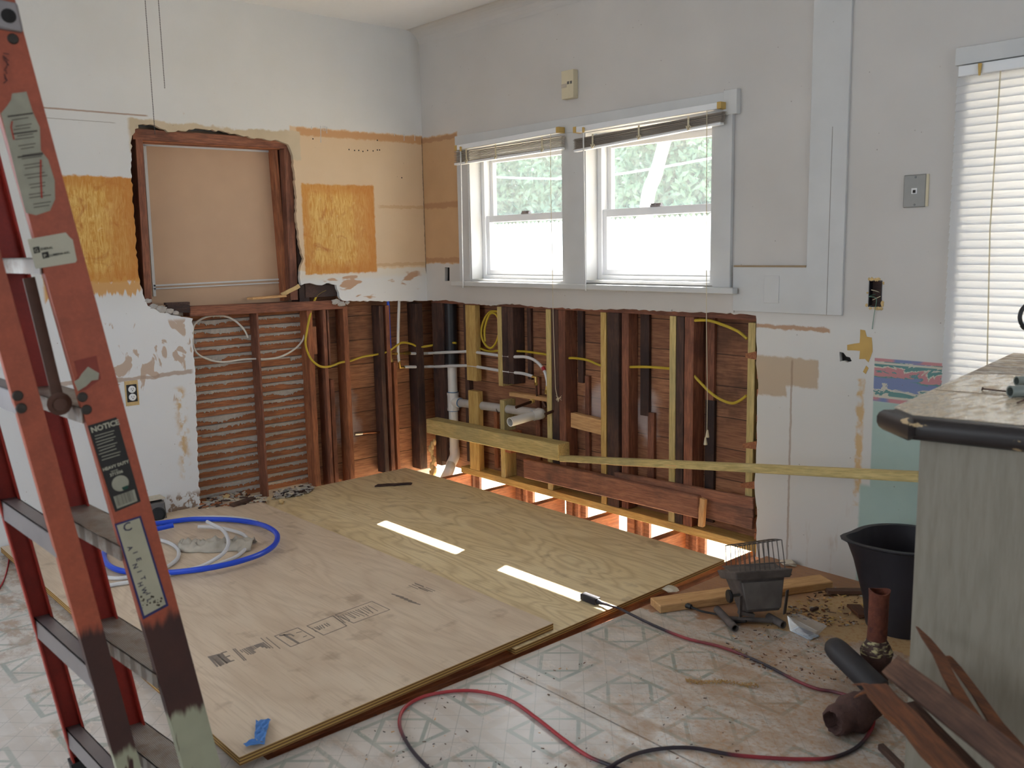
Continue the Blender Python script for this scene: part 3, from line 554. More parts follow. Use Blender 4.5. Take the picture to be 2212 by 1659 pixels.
# ceiling, cove on the window side, the two walls behind the camera (with openings added for fill light)
b = MB(); b.prism([(0, -6, HC), (6.5, -6, HC), (6.5, 0, HC), (0, 0, HC)], (0, 0, 1), 0, .05); S(b, 'ceiling', M['ceil'])
b = MB(); n = 8; c = .09; vs = []
for xx in (0, 6.5):
    for k in range(n+1): a = math.pi/2*k/n; vs.append((xx, -.001-c+c*math.cos(a), HC-.001-c+c*math.sin(a)))
    vs.append((xx, -.0005, HC-.0005))
for k in range(n): b.f.append((k, k+1, n+3+k, n+2+k)); b.m.append(0)
b.f.append(tuple(range(n+2))); b.f.append(tuple(range(n+2, 2*n+4))); b.m += [0, 0]; b.v = [V(v) for v in vs]
S(b, 'trim_1', M['wr'])
b = MB(); b.prism([V((0, -6, 0)), V((6.5, -6, 0)), V((6.5, -6, HC)), V((0, -6, HC))], (0, 1, 0), -.05, 0, holes=[[V((1.3, -6, .85)), V((3.5, -6, .85)), V((3.5, -6, 2.15)), V((1.3, -6, 2.15))]]); S(b, 'wall_back', M['wr'])
b = MB(); b.prism([V((6.5, -6, 0)), V((6.5, .1, 0)), V((6.5, .1, HC)), V((6.5, -6, HC))], (1, 0, 0), 0, .05, holes=[[V((6.5, -2.4, .9)), V((6.5, -.8, .9)), V((6.5, -.8, 2.1)), V((6.5, -2.4, 2.1))]]); S(b, 'wall_side', M['wr'])
# roof overhang shading the panes; deeper right part and post added to shade blind
b = MB(); b.box((-.5, .15, 2.39), (2.95, .80, 2.50)); b.box((2.95, .15, 2.39), (7, 1.7, 2.50)); b.box((2.98, .34, -.5), (3.20, .50, 2.39)); S(b, 'eave_and_added_shade', M['trim'])
# raised panelling right of the windows (L shape with a recess)
t = .012; x0 = OY(1587, 600).x; xr_ = OY(1753, 300).x; xe = OY(1834, 300).x; zb = OY(1700, 676).z; zr_ = OY(1650, 575).z
b = MB(); b.prism([V((x0, 0, zb)), V((xe, 0, zb)), V((xe, 0, HC-.09)), V((xr_, 0, HC-.09)), V((xr_, 0, zr_)), V((x0, 0, zr_))], (0, 1, 0), -t, 0); o = S(b, 'trim_2', M['trim'], bev=.002)
b = MB(); xs = OY(1798, 400).x; b.box((xs-.0012, -t-.0006, zb), (xs+.0012, -t, 1.75)); b.build('panel_seam', plain('seam_grey', (.34, .32, .3), .8), o)
b = MB(); b.box((x0+.003, -t-.002, zr_-.004), (xr_, -.001, zr_+.004)); b.build('stained_ledge', plain('ledge_brown', srgb(170, 148, 120), .8), o)
b = MB(); b.box((x0-.33, -.0085, OY(1500, 671).z), (x0+.002, 0, OY(1500, 628).z)); b.box((.33, -.0085, OY(1100, 656).z+.004), (x0-.33, 0, OY(1100, 617).z)); 
S(b, 'trim_3', M['wr'])
# ------------------------------------------------------------------ the two windows
trimw = MB()
def rbx(x0, x1, z0, z1, y0, y1): trimw.box((x0, y0, z0), (x1, y1, z1))
fr = .022
rbx(.333, 2.178, 1.868, 1.94, -.02, -.0002)                               # head casing
rbx(.345, W1[0], 1.13, 1.868, -.02, -.0002); rbx(W1[1], W2[0], 1.13, 1.868, -.02, -.0002); rbx(W2[1], 2.178, 1.13, 1.868, -.02, -.0002)
rbx(2.14, 2.205, 1.846, 1.945, -.03, -.0002)
cas = S(trimw, 'trim_4', M['trim'], bev=.002)
trimw = MB(); rbx(.315, 2.22, 1.112, 1.137, -.06, -.0205); rbx(.33, 2.20, 1.112, 1.1345, -.0205, .10); S(trimw, 'trim_5', M['trim'], bev=.003)
def window(n, W):
    x0, x1, z0, z1 = W; z0 += .002
    m = MB()
    for (a, b_, c, d) in ((x0, x0+.012, z0, z1), (x1-.012, x1, z0, z1), (x0+.012, x1-.012, z1-.012, z1), (x0+.012, x1-.012, z0, z0+.012)): m.box((a, -.018, c), (b_, .15, d))
    win = S(m, 'window_%d' % n, M['trim'])
    f = MB(); Y0, Y1 = .062, .13
    for (a, b_, c, d) in ((x0+.012, x0+.040, z0, z1), (x1-.040, x1-.012, z0, z1), (x0+.040, x1-.040, z1-.05, z1-.012), (x0+.040, x1-.040, z0+.012, z0+.034)): f.box((a, Y0, c), (b_, Y1, d))
    f.build('window_frame', M['vinyl_white'], win, bev=.002)
    zm = OY(1420, 455, .09).z if n == 2 else OY(1127, 470, .09).z; g0, g1 = x0+.040, x1-.040
    def sash(y, za, zb_, rt, rb):
        s = MB()
        for (a, b_, c, d) in ((g0, g0+.026, za, zb_), (g1-.026, g1, za, zb_), (g0+.026, g1-.026, zb_-rt, zb_), (g0+.026, g1-.026, za, za+rb)): s.box((a, y, c), (b_, y+.026, d))
        o = s.build('window_sash', M['vinyl_white'], win, bev=.002)
        s = MB(); s.box((g0+.02, y+.010, za+.02), (g1-.02, y+.013, zb_-.015)); s.build('glass_pane', M['pane'], o)
        return o
    sash(.104, zm-.018, z1-.05, .03, .030)
    lo = sash(.072, z0+.034, zm+.018, .036, .028)
    l = MB(); cx = (g0+g1)/2-.01; l.box((cx-.03, .068, zm+.018), (cx+.03, .09, zm+.026)); l.bar((cx-.028, .078, zm+.03), (cx+.034, .074, zm+.03), .012, .007); l.lathe((cx, .078, zm+.02), [(.0, 0), (.011, 0), (.011, .014), (0, .014)], 12)
    l.build('sash_lock', M['alu'], lo, bev=.001)
    return win
window(1, W1); window(2, W2)
# blinds bunched up under the head casing
def blind(name, label, pts_top, pts_bot, slats, hr0, hr1, wand_px, cord_px, cordend, ladders):
    b0 = OY(*pts_bot[0], -.055); T = thing(name, label, 'window blind', (b0.x, -.05, b0.z), 'horizontal slat blinds raised over the windows')
    A, B = OY(*hr0, -.045), OY(*hr1, -.045); m = MB(); m.bar(A, B, .036, .026); m.build('head_rail', M['vinyl_white'], T, bev=.002)
    t0, t1 = OY(*pts_top[0], -.05), OY(*pts_top[1], -.05); q0, q1 = OY(*pts_bot[0], -.05), OY(*pts_bot[1], -.05)
    for k in range(slats):
        f = (k+.5)/slats; a = t0.lerp(q0, f); c = t1.lerp(q1, f); a.y = c.y = -.05; dy = random.uniform(-.004, .004); mid = (a+c)/2+V((0, dy, random.uniform(-.0015, .0015)))
        m = MB(); wd = .025
        for u, v_ in ((a, mid), (mid, c)):
            y0 = -.05+dy; m.hexa([(u.x, y0-wd/2, u.z-.0018), (v_.x, y0-wd/2, v_.z-.0018), (v_.x, y0+wd/2, v_.z-.0006), (u.x, y0+wd/2, u.z-.0006), (u.x, y0-wd/2, u.z), (v_.x, y0-wd/2, v_.z), (v_.x, y0+wd/2, v_.z+.0012), (u.x, y0+wd/2, u.z+.0012)])
        m.build('slat', M['slat'], T)
    m = MB(); m.bar(q0, q1, .027, .012); m.build('bottom_rail', M['vinyl_white'], T, bev=.002)
    for f in ladders:
        a = t0.lerp(t1, f); c = q0.lerp(q1, f); m = MB(); m.box((a.x-.006, -.0655, c.z-.004), (a.x+.004, -.064, a.z+.004)); m.tube([(a.x-.01, -.068, c.z+.012), (a.x+.004, -.074, c.z-.006), (a.x+.014, -.068, c.z+.008), (a.x+.002, -.07, c.z+.02)], .0025, 6); m.build('ladder_tape', M['ivory'], T)
    for e, d in ((A, -1), (B, 1)):
        m = MB(); m.box((e.x-.010, -.066, e.z-.014), (e.x+.010, -.022, e.z+.014)); m.build('mounting_bracket', M['yelpl'], T, label='yellowed plastic mounting bracket', bev=.002)
    W = [OY(*q, -.072) for q in wand_px]; m = MB(); m.tube([W[0], W[1]], .0035, 6); m.build('tilt_wand', M['trim'], T)
    m = MB(); m.lathe(W[0], [(0, -.012), (.005, -.012), (.006, .012), (0, .014)], 8); m.build('wand_hook', M['yelpl'], T)
    C_ = [OY(*q, -.070) for q in cord_px]; m = MB(); m.tube(C_, .0016, 5); cd = m.build('lift_cord', M['ivory'], T)
    for q in cordend:
        e = OY(*q, -.070); m = MB(); m.lathe(e, [(0, .022), (.004, .02), (.009, -.01), (.008, -.012), (0, -.012)], 10); m.build('cord_tassel', M['ivory'], cd)
blind('window_blind', 'raised white slat blind bunched over the left window', [(985, 328), (1217, 292)], [(985, 355), (1216, 320)], 11, (990, 320), (1210, 281), [(995, 322), (1000, 622)], [(1189, 290), (1190, 420), (1193, 560), (1195, 690), (1200, 840), (1206, 868)], [], (.13, .42, .84))
blind('window_blind', 'raised white slat blind sagging crookedly over the right window', [(1243, 300), (1565, 240)], [(1243, 326), (1560, 266)], 15, (1247, 281), (1559, 228), [(1260, 281), (1265, 628)], [(1527, 238), (1526, 500), (1526, 700), (1528, 850), (1527, 935)], [(1528, 939), (1524, 955)], (.15, .48, .8))
m = MB(); q = OY(1207, 862, -.07)
for k in range(16): a = random.uniform(0, 6.28); m.tube([q+V((0, 0, -.01)), q+V((math.cos(a)*.006, -.004, .006)), q+V((math.cos(a)*.02, math.sin(a)*.006, random.uniform(-.015, .026)))], .0009, 4)
m.build('cord_end', M['ivory'], label='frayed knotted end of white blind cord hanging before the studs', cat='cord')
# window behind the long blind
m = MB(); x0, x1, z0, z1 = W3
for (a, b_, c, d) in ((x0, x0+.03, z0, z1), (x1-.03, x1, z0, z1), (x0, x1, z1-.03, z1), (x0, x1, z0, z0+.03), (x0+.87, x0+.93, z0, z1)): m.box((a, -.0, c), (b_, .13, d))
w3 = S(m, 'window_3', M['trim']); m = MB(); m.box((x0+.03, .09, z0+.03), (x1-.03, .094, z1-.03)); m.build('glass_pane', M['pane'], w3)
m = MB(); hz = OY(2075, 143).z; m.box((x0-.02, -.022, hz+.0), (x1+.1, -.0003, OY(2068, 107).z)); S(m, 'trim_6', M['trim'], bev=.002)
def slatmat():
    m_ = bpy.data.materials.new('white_blind_slats'); m_.use_nodes = True; t = m_.node_tree; bs = t.nodes['Principled BSDF']; bs.inputs['Base Color'].default_value = (.80, .79, .78, 1); bs.inputs['Roughness'].default_value = .4
    tr = t.nodes.new('ShaderNodeBsdfTranslucent'); tr.inputs[0].default_value = (.80, .82, .86, 1); mx = t.nodes.new('ShaderNodeMixShader'); mx.inputs[0].default_value = .5
    t.links.new(bs.outputs[0], mx.inputs[1]); t.links.new(tr.outputs[0], mx.inputs[2]); t.links.new(mx.outputs[0], t.nodes['Material Output'].inputs[0]); return m_
M['slat2'] = slatmat()
T = thing('venetian_blind', 'lowered white slat blind covering the tall window beyond the counter', 'window blind', (4.0, .02, z0))
xl, xr2 = x0-.012, x1+.02; m = MB(); m.box((xl+.01, -.035, z1-.014), (xr2, .004, z1+.02)); m.build('head_rail', M['vinyl_white'], T, bev=.002)
zz = z1-.028; k = 0; pit = .0272
while zz > z0+.02:
    m = MB(); yy = -.016; tl = .0148; dz = random.uniform(-.0008, .0008)
    m.hexa([(xl, yy-.0035, zz-tl+dz), (xr2, yy-.0035, zz-tl), (xr2, yy+.0045, zz+tl), (xl, yy+.0045, zz+tl+dz), (xl, yy-.0047, zz-tl+dz), (xr2, yy-.0047, zz-tl), (xr2, yy+.0033, zz+tl), (xl, yy+.0033, zz+tl+dz)])
    m.build('slat', M['slat2'], T); zz -= pit; k += 1
a = OY(2160, 158, -.03); e = OY(2135, 800, -.03); m = MB(); m.tube([(a.x, -.026, z1-.01), (a.x-.004, -.0265, (z1+z0)/2+.2), (e.x+.01, -.026, z0+.02)], .0022, 5); m.build('lift_cord', M['ivory'], T)
a = OY(2117, 148, -.04); m = MB(); m.lathe((a.x, -.042, a.z), [(0, -.022), (.0035, -.022), (.0065, .01), (.0065, .016), (0, .016)], 8); m.build('wand_hook', M['yelpl'], T)
# ------------------------------------------------------------------ studs of the right wall
FY = .022
def stud(px, py, w, d, z0, z1, mat, label, name='wall_stud', lean=0, y0=FY, group=None):
    x = OY(px, py, y0).x; return studx(x, w, d, z0, z1, mat, label, name, lean, y0, group)
def studx(x, w, d, z0, z1, mat, label, name='wall_stud', lean=0, y0=FY, group=None):
    return board(name, (x+w/2-lean*.5, y0+d/2, z0), (x+w/2+lean*.5, y0+d/2, z1), d, w, (1, 0, 0), M[mat], label=label, cat='stud', group=group, warp=.0008)
ZT, ZB = .999, .031
studx(.335, .089, .038, .56, ZT, 'pine', 'new pine stud turned flat beside the black pipe, upper piece above the drain branch')
studx(.342, .089, .038, ZB, .50, 'pine', 'new pine stud turned flat beside the drain pipe, lower piece under the branch')
studx(.617, .036, .087, .555, ZT, 'pine_green', 'new pine stud right of the yellow cable coil, upper piece above the drain branch')
studx(.624, .036, .087, ZB, .475, 'pine_green', 'short new pine stud under the white drain branch, right of the flat stud')
studx(1.007, .036, .087, ZB, ZT, 'pine_green', 'new pine stud directly behind the open white drain stub')
studx(1.396, .036, .087, ZB, ZT, 'pine', 'new pine stud under the left edge of the right window, at the pale blocking end')
studx(1.826, .036, .087, ZB, ZT, 'pine_green', 'new pine stud under the middle of the right window')
studx(2.246, .036, .06, .14, ZT-.01, 'pine_green', 'blue-stained new stud at the right end of the opened wall')
old = [(.655, .046, 'dark', .57, ZT, 'dark old stud nailed beside the new stud at the yellow cable coil'), (1.048, .05, 'dark', .10, ZT, 'dark old stud behind the frayed blind cord'), (1.44, .075, 'dark', ZB, ZT, 'mottled dark old stud right of the pale blocking'), (1.866, .042, 'dark', ZB, ZT, 'black-edged old stud touching the stud under the right window'), (1.912, .05, 'red', ZB, ZT, 'reddish brown old stud left of the sagging yellow cable')]
for (x, w_, m_, za, zb_, lb) in old: studx(x, w_, .087, za, zb_, m_, lb)
studx(.703, .045, .086, .575, ZT, 'dark', 'wide brown old stud face behind the yellow cable coil stud')
studx(1.10, .05, .086, .09, ZT, 'red', 'brown old stud side right of the frayed cord')
studx(1.52, .045, .07, ZB, ZT, 'red', 'brown old stud side in front of the black stained strip', y0=.038)
board('nailing_block', (.668, .066, .18), (.668, .066, .30), .085, .085, (1, 0, 0), M['red2'], label='short old wood block under the new square beam', cat='wood block', warp=.001)
# thin furring strips against the planks
for i, (x, w_, za, zb_, m_) in enumerate(((.80, .03, .60, ZT, 'dark'), (.86, .035, .05, .62, 'red'), (.50, .03, .05, .42, 'red2'), (1.19, .04, .62, ZT, 'dark'), (1.235, .03, .05, .66, 'red'), (1.62, .055, .50, ZT, 'dark'), (1.66, .04, .05, .52, 'red'), (2.0, .05, .62, ZT, 'red'), (2.005, .05, .05, .62, 'dark'))):
    board('furring_strip', (x, .100, za), (x, .100, zb_), .018, w_, (1, 0, 0), M[m_], wr, warp=.001)
# corner timbers, black pipe bay
studx(.012, .055, .085, ZB-.03, ZT, 'dark', 'blackened corner post where the two walls meet')
studx(.068, .05, .08, .03, ZT, 'dark', 'dark brown old stud left of the black drain pipe')
studx(.245, .04, .03, .05, ZT, 'dark', 'dark old stud squeezed between the black pipe and the flat pine stud', y0=.078)
# bottom plate, beam, old boards
board('bottom_plate', (.255, .066, .011), (2.305, .066, .011), .088, .036, (0, 0, 1), M['pine'], label='long new pine bottom plate under the studs of the window wall', cat='wall plate', seg=10)
m = MB()
A, B = OY(921, 920, -.064), OY(1206, 978, -.064); board('square_beam', (A.x, -.022, A.z), (B.x, -.022, B.z), .086, .086, (0, 0, 1), M['pine_green'], label='thick square new pine beam fixed across the studs under the drain', cat='beam', warp=.001, bev=.003)
A, B = OY(1137, 1010, .0), OY(1514, 1094, .0); board('old_board', (A.x, -.002, A.z), (B.x, -.002, B.z), .042, .105, (0, 0, 1), M['grayed'], label='stained old board nailed low across the studs, below the long loose stick', cat='board', warp=.002, bev=.004)
for (p, q, h, lb) in (((1330, 1030), (1632, 1088), .05, 'topmost of three short old boards at the lower right of the opened wall'), ((1500, 1084), (1632, 1108), .045, 'middle of three short old boards at the lower right of the opened wall'), ((1517, 1104), (1632, 1132), .05, 'lowest of three short old boards at the lower right of the opened wall')):
    A, B = OY(*p, .01), OY(*q, .01); board('old_board', (A.x, .010, A.z), (min(B.x, 2.30), .010, B.z), .018, h, (0, 0, 1), M['grayed'], label=lb, cat='board', warp=.001, jag=.004)
A, B = OY(1521, 1076, -.03), OY(1516, 1138, -.03); board('wood_stick', (A.x, -.034, A.z), (B.x, -.034, B.z), .02, .028, (1, 0, 0), M['pine_pale'], label='short upright stick at the right end of the stained old board', cat='stick', jag=.006, warp=.002)
A, B = OY(1101, 851, .03), OY(1186, 864, .03); board('pipe_support', (A.x, .045, A.z), (1.004, .045, B.z), .04, .022, (0, 0, 1), M['pine_pale'], label='short pale wood strip carrying the copper stub above the drain branch', cat='board')
A, B = OY(1205, 905, .06), OY(1303, 922, .06); board('blocking', (1.10, .075, A.z+.01), (1.395, .075, B.z-.006), .036, .078, (0, 0, 1), M['pine_pale'], label='pale pine blocking between two studs right of the drain stub', cat='blocking')
# long loose stick from the beam to the counter end
A = OY(1214, 990, -.085); Bx = OD(1992, 1030, 2.72); board('loose_stick', A, Bx, .034, .030, (0, 0, 1), M['pine_green'], label='long new pine stick running from the square beam to behind the counter', cat='stick', bev=.002, seg=12)
m = MB(); A2 = OY(1222, 993, -.10); B2 = A.lerp(Bx, .45)+V((0, -.019, -.012)); m.add([A2+V((0, 0, .004)), B2+V((0, 0, .010)), B2+V((0, .004, -.004)), A2.lerp(B2, .5)+V((0, 0, -.010)), A2+V((0, 0, -.004)), A2+V((0, .01, 0)), B2+V((0, .014, .004))], [(0, 4, 3, 2, 1), (0, 1, 6, 5), (4, 5, 6, 2, 3), (0, 5, 4), (1, 2, 6)]); 
m.build('split_edge', M['pine_pale'], bpy.data.objects['loose_stick'])
# jagged laths sticking out at the hole's right side
m = MB()
for (py, l) in ((768, 24), (962, 30), (1048, 34)):
    a, c = OY(1634, py, .012), OY(1634-l, py+2, .012); m.add([a+V((0, 0, .018)), a+V((0, 0, -.018)), c+V((0, 0, -.006)), c+V((0, 0, .012)), a+V((0, .008, .018)), a+V((0, .008, -.018)), c+V((0, .008, -.006)), c+V((0, .008, .012))], [(0, 1, 2, 3), (7, 6, 5, 4), (0, 3, 7, 4), (1, 5, 6, 2), (2, 6, 7, 3), (0, 4, 5, 1)])
for k in range(26):
    z = .05+k*.037; m.box((2.298+random.uniform(-.006, .006), .0235, z), (2.35, .032, z+.030))
m.build('broken_laths', M['lath'], wr)
# ------------------------------------------------------------------ left wall timbers
FX = -.023
def lstud(y0, y1, z0, z1, m_, label, x0=FX, d=.085, name='wall_stud', cat='stud'):
    return board(name, (x0-d/2, (y0+y1)/2, z0), (x0-d/2, (y0+y1)/2, z1), d, y1-y0, (0, 1, 0), M[m_], label=label, cat=cat, warp=.0008)
yy = lambda px, py, x=FX: OX(px, py, x).y
lstud(yy(555, 700), yy(571, 900), -.02, ZT+.012, 'red', 'dark red old stud dividing the two lath panels')
lstud(yy(664, 700), yy(678, 750), -.02, ZT+.012, 'red2', 'old stud at the right edge of the right lath panel')
lstud(yy(679, 900)+.012, yy(679, 900)+.035, -.02, ZT+.01, 'dark', 'narrow dark old stud set back beside the lath panel', x0=-.06, d=.05)
lstud(yy(698, 700), yy(710, 800), -.02, ZT+.012, 'red', 'deep red old stud left of the doubled stud pair')
lstud(yy(711, 700)+.002, yy(727, 800)-.006, -.02, .60, 'red', 'half-height old stud against the deep red stud', x0=-.045, d=.06)
lstud(yy(711, 700)+.002, yy(724, 800)-.01, .66, ZT+.01, 'grayed', 'upper cut-off old stud above the half-height stud', x0=-.045, d=.06)
lstud(yy(742, 700), yy(763, 900)-.005, -.02, ZT+.012, 'red2', 'wide orange-brown old stud left of the copper stub')
lstud(yy(826, 700)-.02, yy(832, 800)+.002, .0, ZT, 'dark', 'grey-black old stud in the middle of the plank panel', d=.08)
lstud(yy(833, 700)+.004, yy(846, 800), .0, ZT, 'red', 'brown old stud left of the blue tube bottom')
lstud(yy(846, 700)+.006, yy(858, 800), .0, .66, 'red2', 'short orange-brown old stud under the brass fittings')
lstud(-.075, -.022, -.02, ZT, 'dark', 'black old stud against the room corner on the lath side')
A = OX(674, 737, -.02); board('nailing_block', (-.05, yy(676, 737), OX(687, 766).z), (-.05, yy(676, 737), OX(687, 706).z), .05, .052, (0, 1, 0), M['red2'], label='short wood block nailed between studs beside the yellow cable', cat='wood block', warp=.001)
m = OX(413, 672); n_ = OX(742, 657); board('top_plate', (-.062, m.y, m.z-.004), (-.062, n_.y+.01, n_.z-.002), .09, .05, (0, 0, 1), M['red'], label='long old red timber under the covered opening, top of the lath panels', cat='wall plate', warp=.0012, bev=.003)
m = MB()      # charred lath ends at the left end of the timber
for k in range(4): a = OX(357, 657+k*5, .0); c = OX(411, 655+k*6, .0); m.bar((-.02, a.y+random.uniform(0, .03), a.z), (-.02, c.y, c.z), .03, .012)
m.build('charred_laths', M['dark'], wl)
m = MB()
for (px, py, r) in ((348, 668, .022), (365, 672, .018), (380, 676, .014), (332, 662, .016), (320, 650, .014), (725, 652, .02), (738, 656, .018), (750, 654, .012)):
    p_ = OX(px, py, -.004); m.ico(p_, r, 2, (.5, 1.3, .8), .25)
m.build('plaster_crumbs', M['key'], wl)
m = MB(); A, B = OX(632, 668, -.01), OX(690, 622, -.02); 
board('bent_lath', (-.03, OX(614, 640).y, OX(625, 637).z), (-.01, OX(650, 615).y, OX(650, 616).z), .022, .006, (1, 0, 0), M['foam'], label='bent yellow strip at the lower right corner of the covered opening', cat='scrap', jag=.008, warp=.003)
board('wood_sliver', (-.03, OX(545, 650).y, OX(545, 648).z+.006), (-.04, OX(622, 640).y, OX(600, 644).z+.008), .05, .012, (0, 0, 1), M['pine_pale'], label='pale wood sliver lying in the covered opening', cat='scrap', jag=.01, warp=.003)

m = MB()      # nail holes and paint drips
for (px, py) in ((754, 323), (766, 325), (775, 325), (784, 327), (794, 325), (806, 326), (815, 324), (820, 324), (815, 303), (676, 300), (868, 384)): c = OX(px, py, .0004); m.lathe(c, [(.0042, 0), (.003, .0006), (0, .0006)], 8, ax=(1, 0, 0))
m.build('nail_holes', M['hole'], wl)
m = MB()
for (px, y0_, y1_) in ((693, 272, 308), (698, 272, 282), (702, 272, 283), (706, 274, 288), (673, 273, 280), (852, 288, 294), (873, 289, 304), (896, 290, 304)): a = OX(px, y0_, .001); c = OX(px, y1_, .001); m.tube([a, a.lerp(c, .7), c], [.0022, .0014, .0022], 6)
m.build('paint_drips', M['trim'], wl)
# ================================================================== PLUMBING AND WIRING IN THE WALLS
def tubeobj(name, pts, r, mat, parent=None, n=8, sm=6, **k):
    m = MB(); m.tube(catmull(pts, sm), r, n); return m.build(name, M[mat], parent, smooth='auto', **k)
YP = .060
# drain stack
top_ = OY(973, 640, .062); b0 = OY(972, 788, .062); xs = (top_.x+OY(979, 900, .062).x)/2
zt = b0.z
T = thing('drain_stack', 'white plastic drain stack with a black upper pipe in the wall corner', 'pipe', (xs, .062, -.1))
m = MB(); m.tube([(xs, .062, .998), (xs, .062, zt+.01)], .036, 16); m.build('black_upper_pipe', M['abs'], T, smooth='auto', label='black upper drain pipe')
m = MB(); m.tube([(xs, .062, zt+.09), (xs, .062, zt)], .040, 16); m.build('rubber_coupling', M['abs'], T, smooth='auto')
m = MB(); m.tube([(xs, .062, zt+.012), (xs, .062, zt-.004)], .0412, 16); m.build('coupling_clamp', M['steel'], T, smooth='auto')
zte = OY(979, 867, .062).z; zel = OY(983, 985, .062).z
m = MB(); m.tube([(xs, .062, zt), (xs, .062, zel-.01)], .029, 16); m.build('white_pipe', M['pvc'], T, smooth='auto')
m = MB(); m.tube([(xs, .062, zte+.055), (xs, .062, zte-.055)], .0345, 16); m.tube([(xs, .062, zte+.055), (xs, .062, zte+.04)], .0365, 16); m.tube([(xs, .062, zte-.04), (xs, .062, zte-.055)], .0365, 16); m.tube([(xs, .062, zte), (xs+.07, .060, zte)], .030, 16); m.build('tee_fitting', M['pvc'], T, smooth='auto')
m = MB()
for dz in (.058, -.058): m.tube([(xs, .062, zte+dz-.002), (xs, .062, zte+dz+.002)], .0300, 16)
m.tube([(xs+.07, .060, zte), (xs+.074, .060, zte)], .0275, 16); m.build('primer_ring', M['bluering'], T, label='blue primer ring')
e = OZ(955, 1026, -.03); m = MB(); m.tube(catmull([(xs, .062, zel+.05), (xs, .062, zel), (xs-.01, .04, zel-.05), (e.x+.03, -.01, -.0), (e.x, e.y+.02, -.06)], 5), .031, 16); m.build('lower_elbow', M['pvc'], T, smooth='auto')
el = OY(1168, 893, .045); m = MB(); m.tube([(xs+.07, .060, zte), (el.x, .045, el.z)], .0245, 16); br = m.build('drain_branch', M['pvc_dirty'], T, smooth='auto')
q = OY(1079, 882, .052); m = MB(); m.tube([(q.x-.004, .053, q.z), (q.x+.004, .053, q.z)], .0252, 16); m.build('joint_ring', M['steel'], T)
oe = OX(1101.5, 912, el.x); m = MB(); m.tube(catmull([(el.x-.02, .045, el.z), (el.x+.012, .035, el.z), (el.x, -.012, el.z-.004)], 5), .0285, 16); m.build('elbow_fitting', M['pvc'], T, smooth='auto')
m = MB(); m.tube([(el.x, -.012, el.z-.004), (el.x, -.016, el.z-.004)], .0262, 16); m.build('primer_ring', M['bluering'], T)
m = MB(); m.ring((el.x, -.014, el.z-.004), (el.x, oe.y, oe.z), .0245, .0205, 22); m.build('drain_stub', M['pvc'], T, smooth='auto')
# yellow cables
def PR(l, y=.055): return [OY(px, py, y) for px, py in l]
def PL(l, x=-.05): return [OX(px, py, x) for px, py in l]
run = PR([(1018.6, 740.6), (1042.8, 755), (1062, 759), (1079, 757)])+PR([(1107.5, 758), (1139, 760), (1181, 766)], .05)+PR([(1214.5, 773), (1241.7, 773.7), (1268.8, 778), (1300, 790)], .05)+PR([(1338, 792.6), (1395.7, 792.6), (1444.7, 796)], .05)+PR([(1487, 802), (1507.6, 821), (1532, 845.7), (1556.5, 863), (1581, 871), (1598.5, 865), (1612.5, 854.5)], .035)
m = MB(); m.tube(catmull(run, 5), .0062, 8); m.build('yellow_cable', M['yel'], smooth='auto', label='long yellow cable threaded through the studs, sagging at its right end', cat='cable', group=None)
m = MB(); m.tube(catmull(PR([(1077, 672.7), (1057.8, 674), (1044, 695), (1039.7, 719.5), (1045.8, 740.6), (1057.8, 752), (1068.4, 745), (1076, 727), (1080, 700), (1072, 680), (1060, 677), (1051.8, 692), (1046.8, 713.4), (1048, 737.5)], .04), 5), .0062, 8)
m.build('yellow_cable_coil', M['yel'], smooth='auto', label='coiled loop of yellow cable between the flat stud and the next stud', cat='cable')
tubeobj('yellow_cable', PR([(1493, 692.6), (1528.6, 692), (1563.5, 702.4), (1595, 716.4), (1614, 732)], .03), .0065, 'yel', label='short yellow cable end arching at the top right of the opened wall', cat='cable')
lr = PL([(703.5, 627), (690, 634), (681, 645), (671.6, 673.5)], -.03)+PL([(663.6, 711.8), (660, 743.8), (670, 772.5), (684, 787), (697, 792.6)], .006)+PL([(714.7, 791), (737, 782.7)], -.02)+PL([(756, 780), (783, 771), (820, 764.5)], -.05)+PL([(841, 758), (866.5, 740.6), (889, 743), (906.4, 749.5)], -.03)+PR([(943, 744), (962, 740), (985, 741)], .05)
m = MB(); m.tube(catmull(lr, 5), .0062, 8); m.build('yellow_cable', M['yel'], smooth='auto', label='yellow cable dropping from the wall hole and running left of the corner', cat='cable')
wl_ = PL([(535.8, 729.4), (524.6, 708.6), (495.8, 686), (457.5, 682.4), (428.8, 692.6), (417, 711.8), (420.8, 756.5), (448, 775.7), (483, 782), (521, 777), (551.8, 775)], -.06)+PL([(572.5, 775.7), (604.5, 771), (633, 756.5), (652.4, 737.4), (659.4, 716)], -.07)
m = MB(); m.tube(catmull(wl_, 6), .0052, 8); m.build('white_cable', M['wcable'], smooth='auto', label='white cable looped in front of the lath panels', cat='cable')
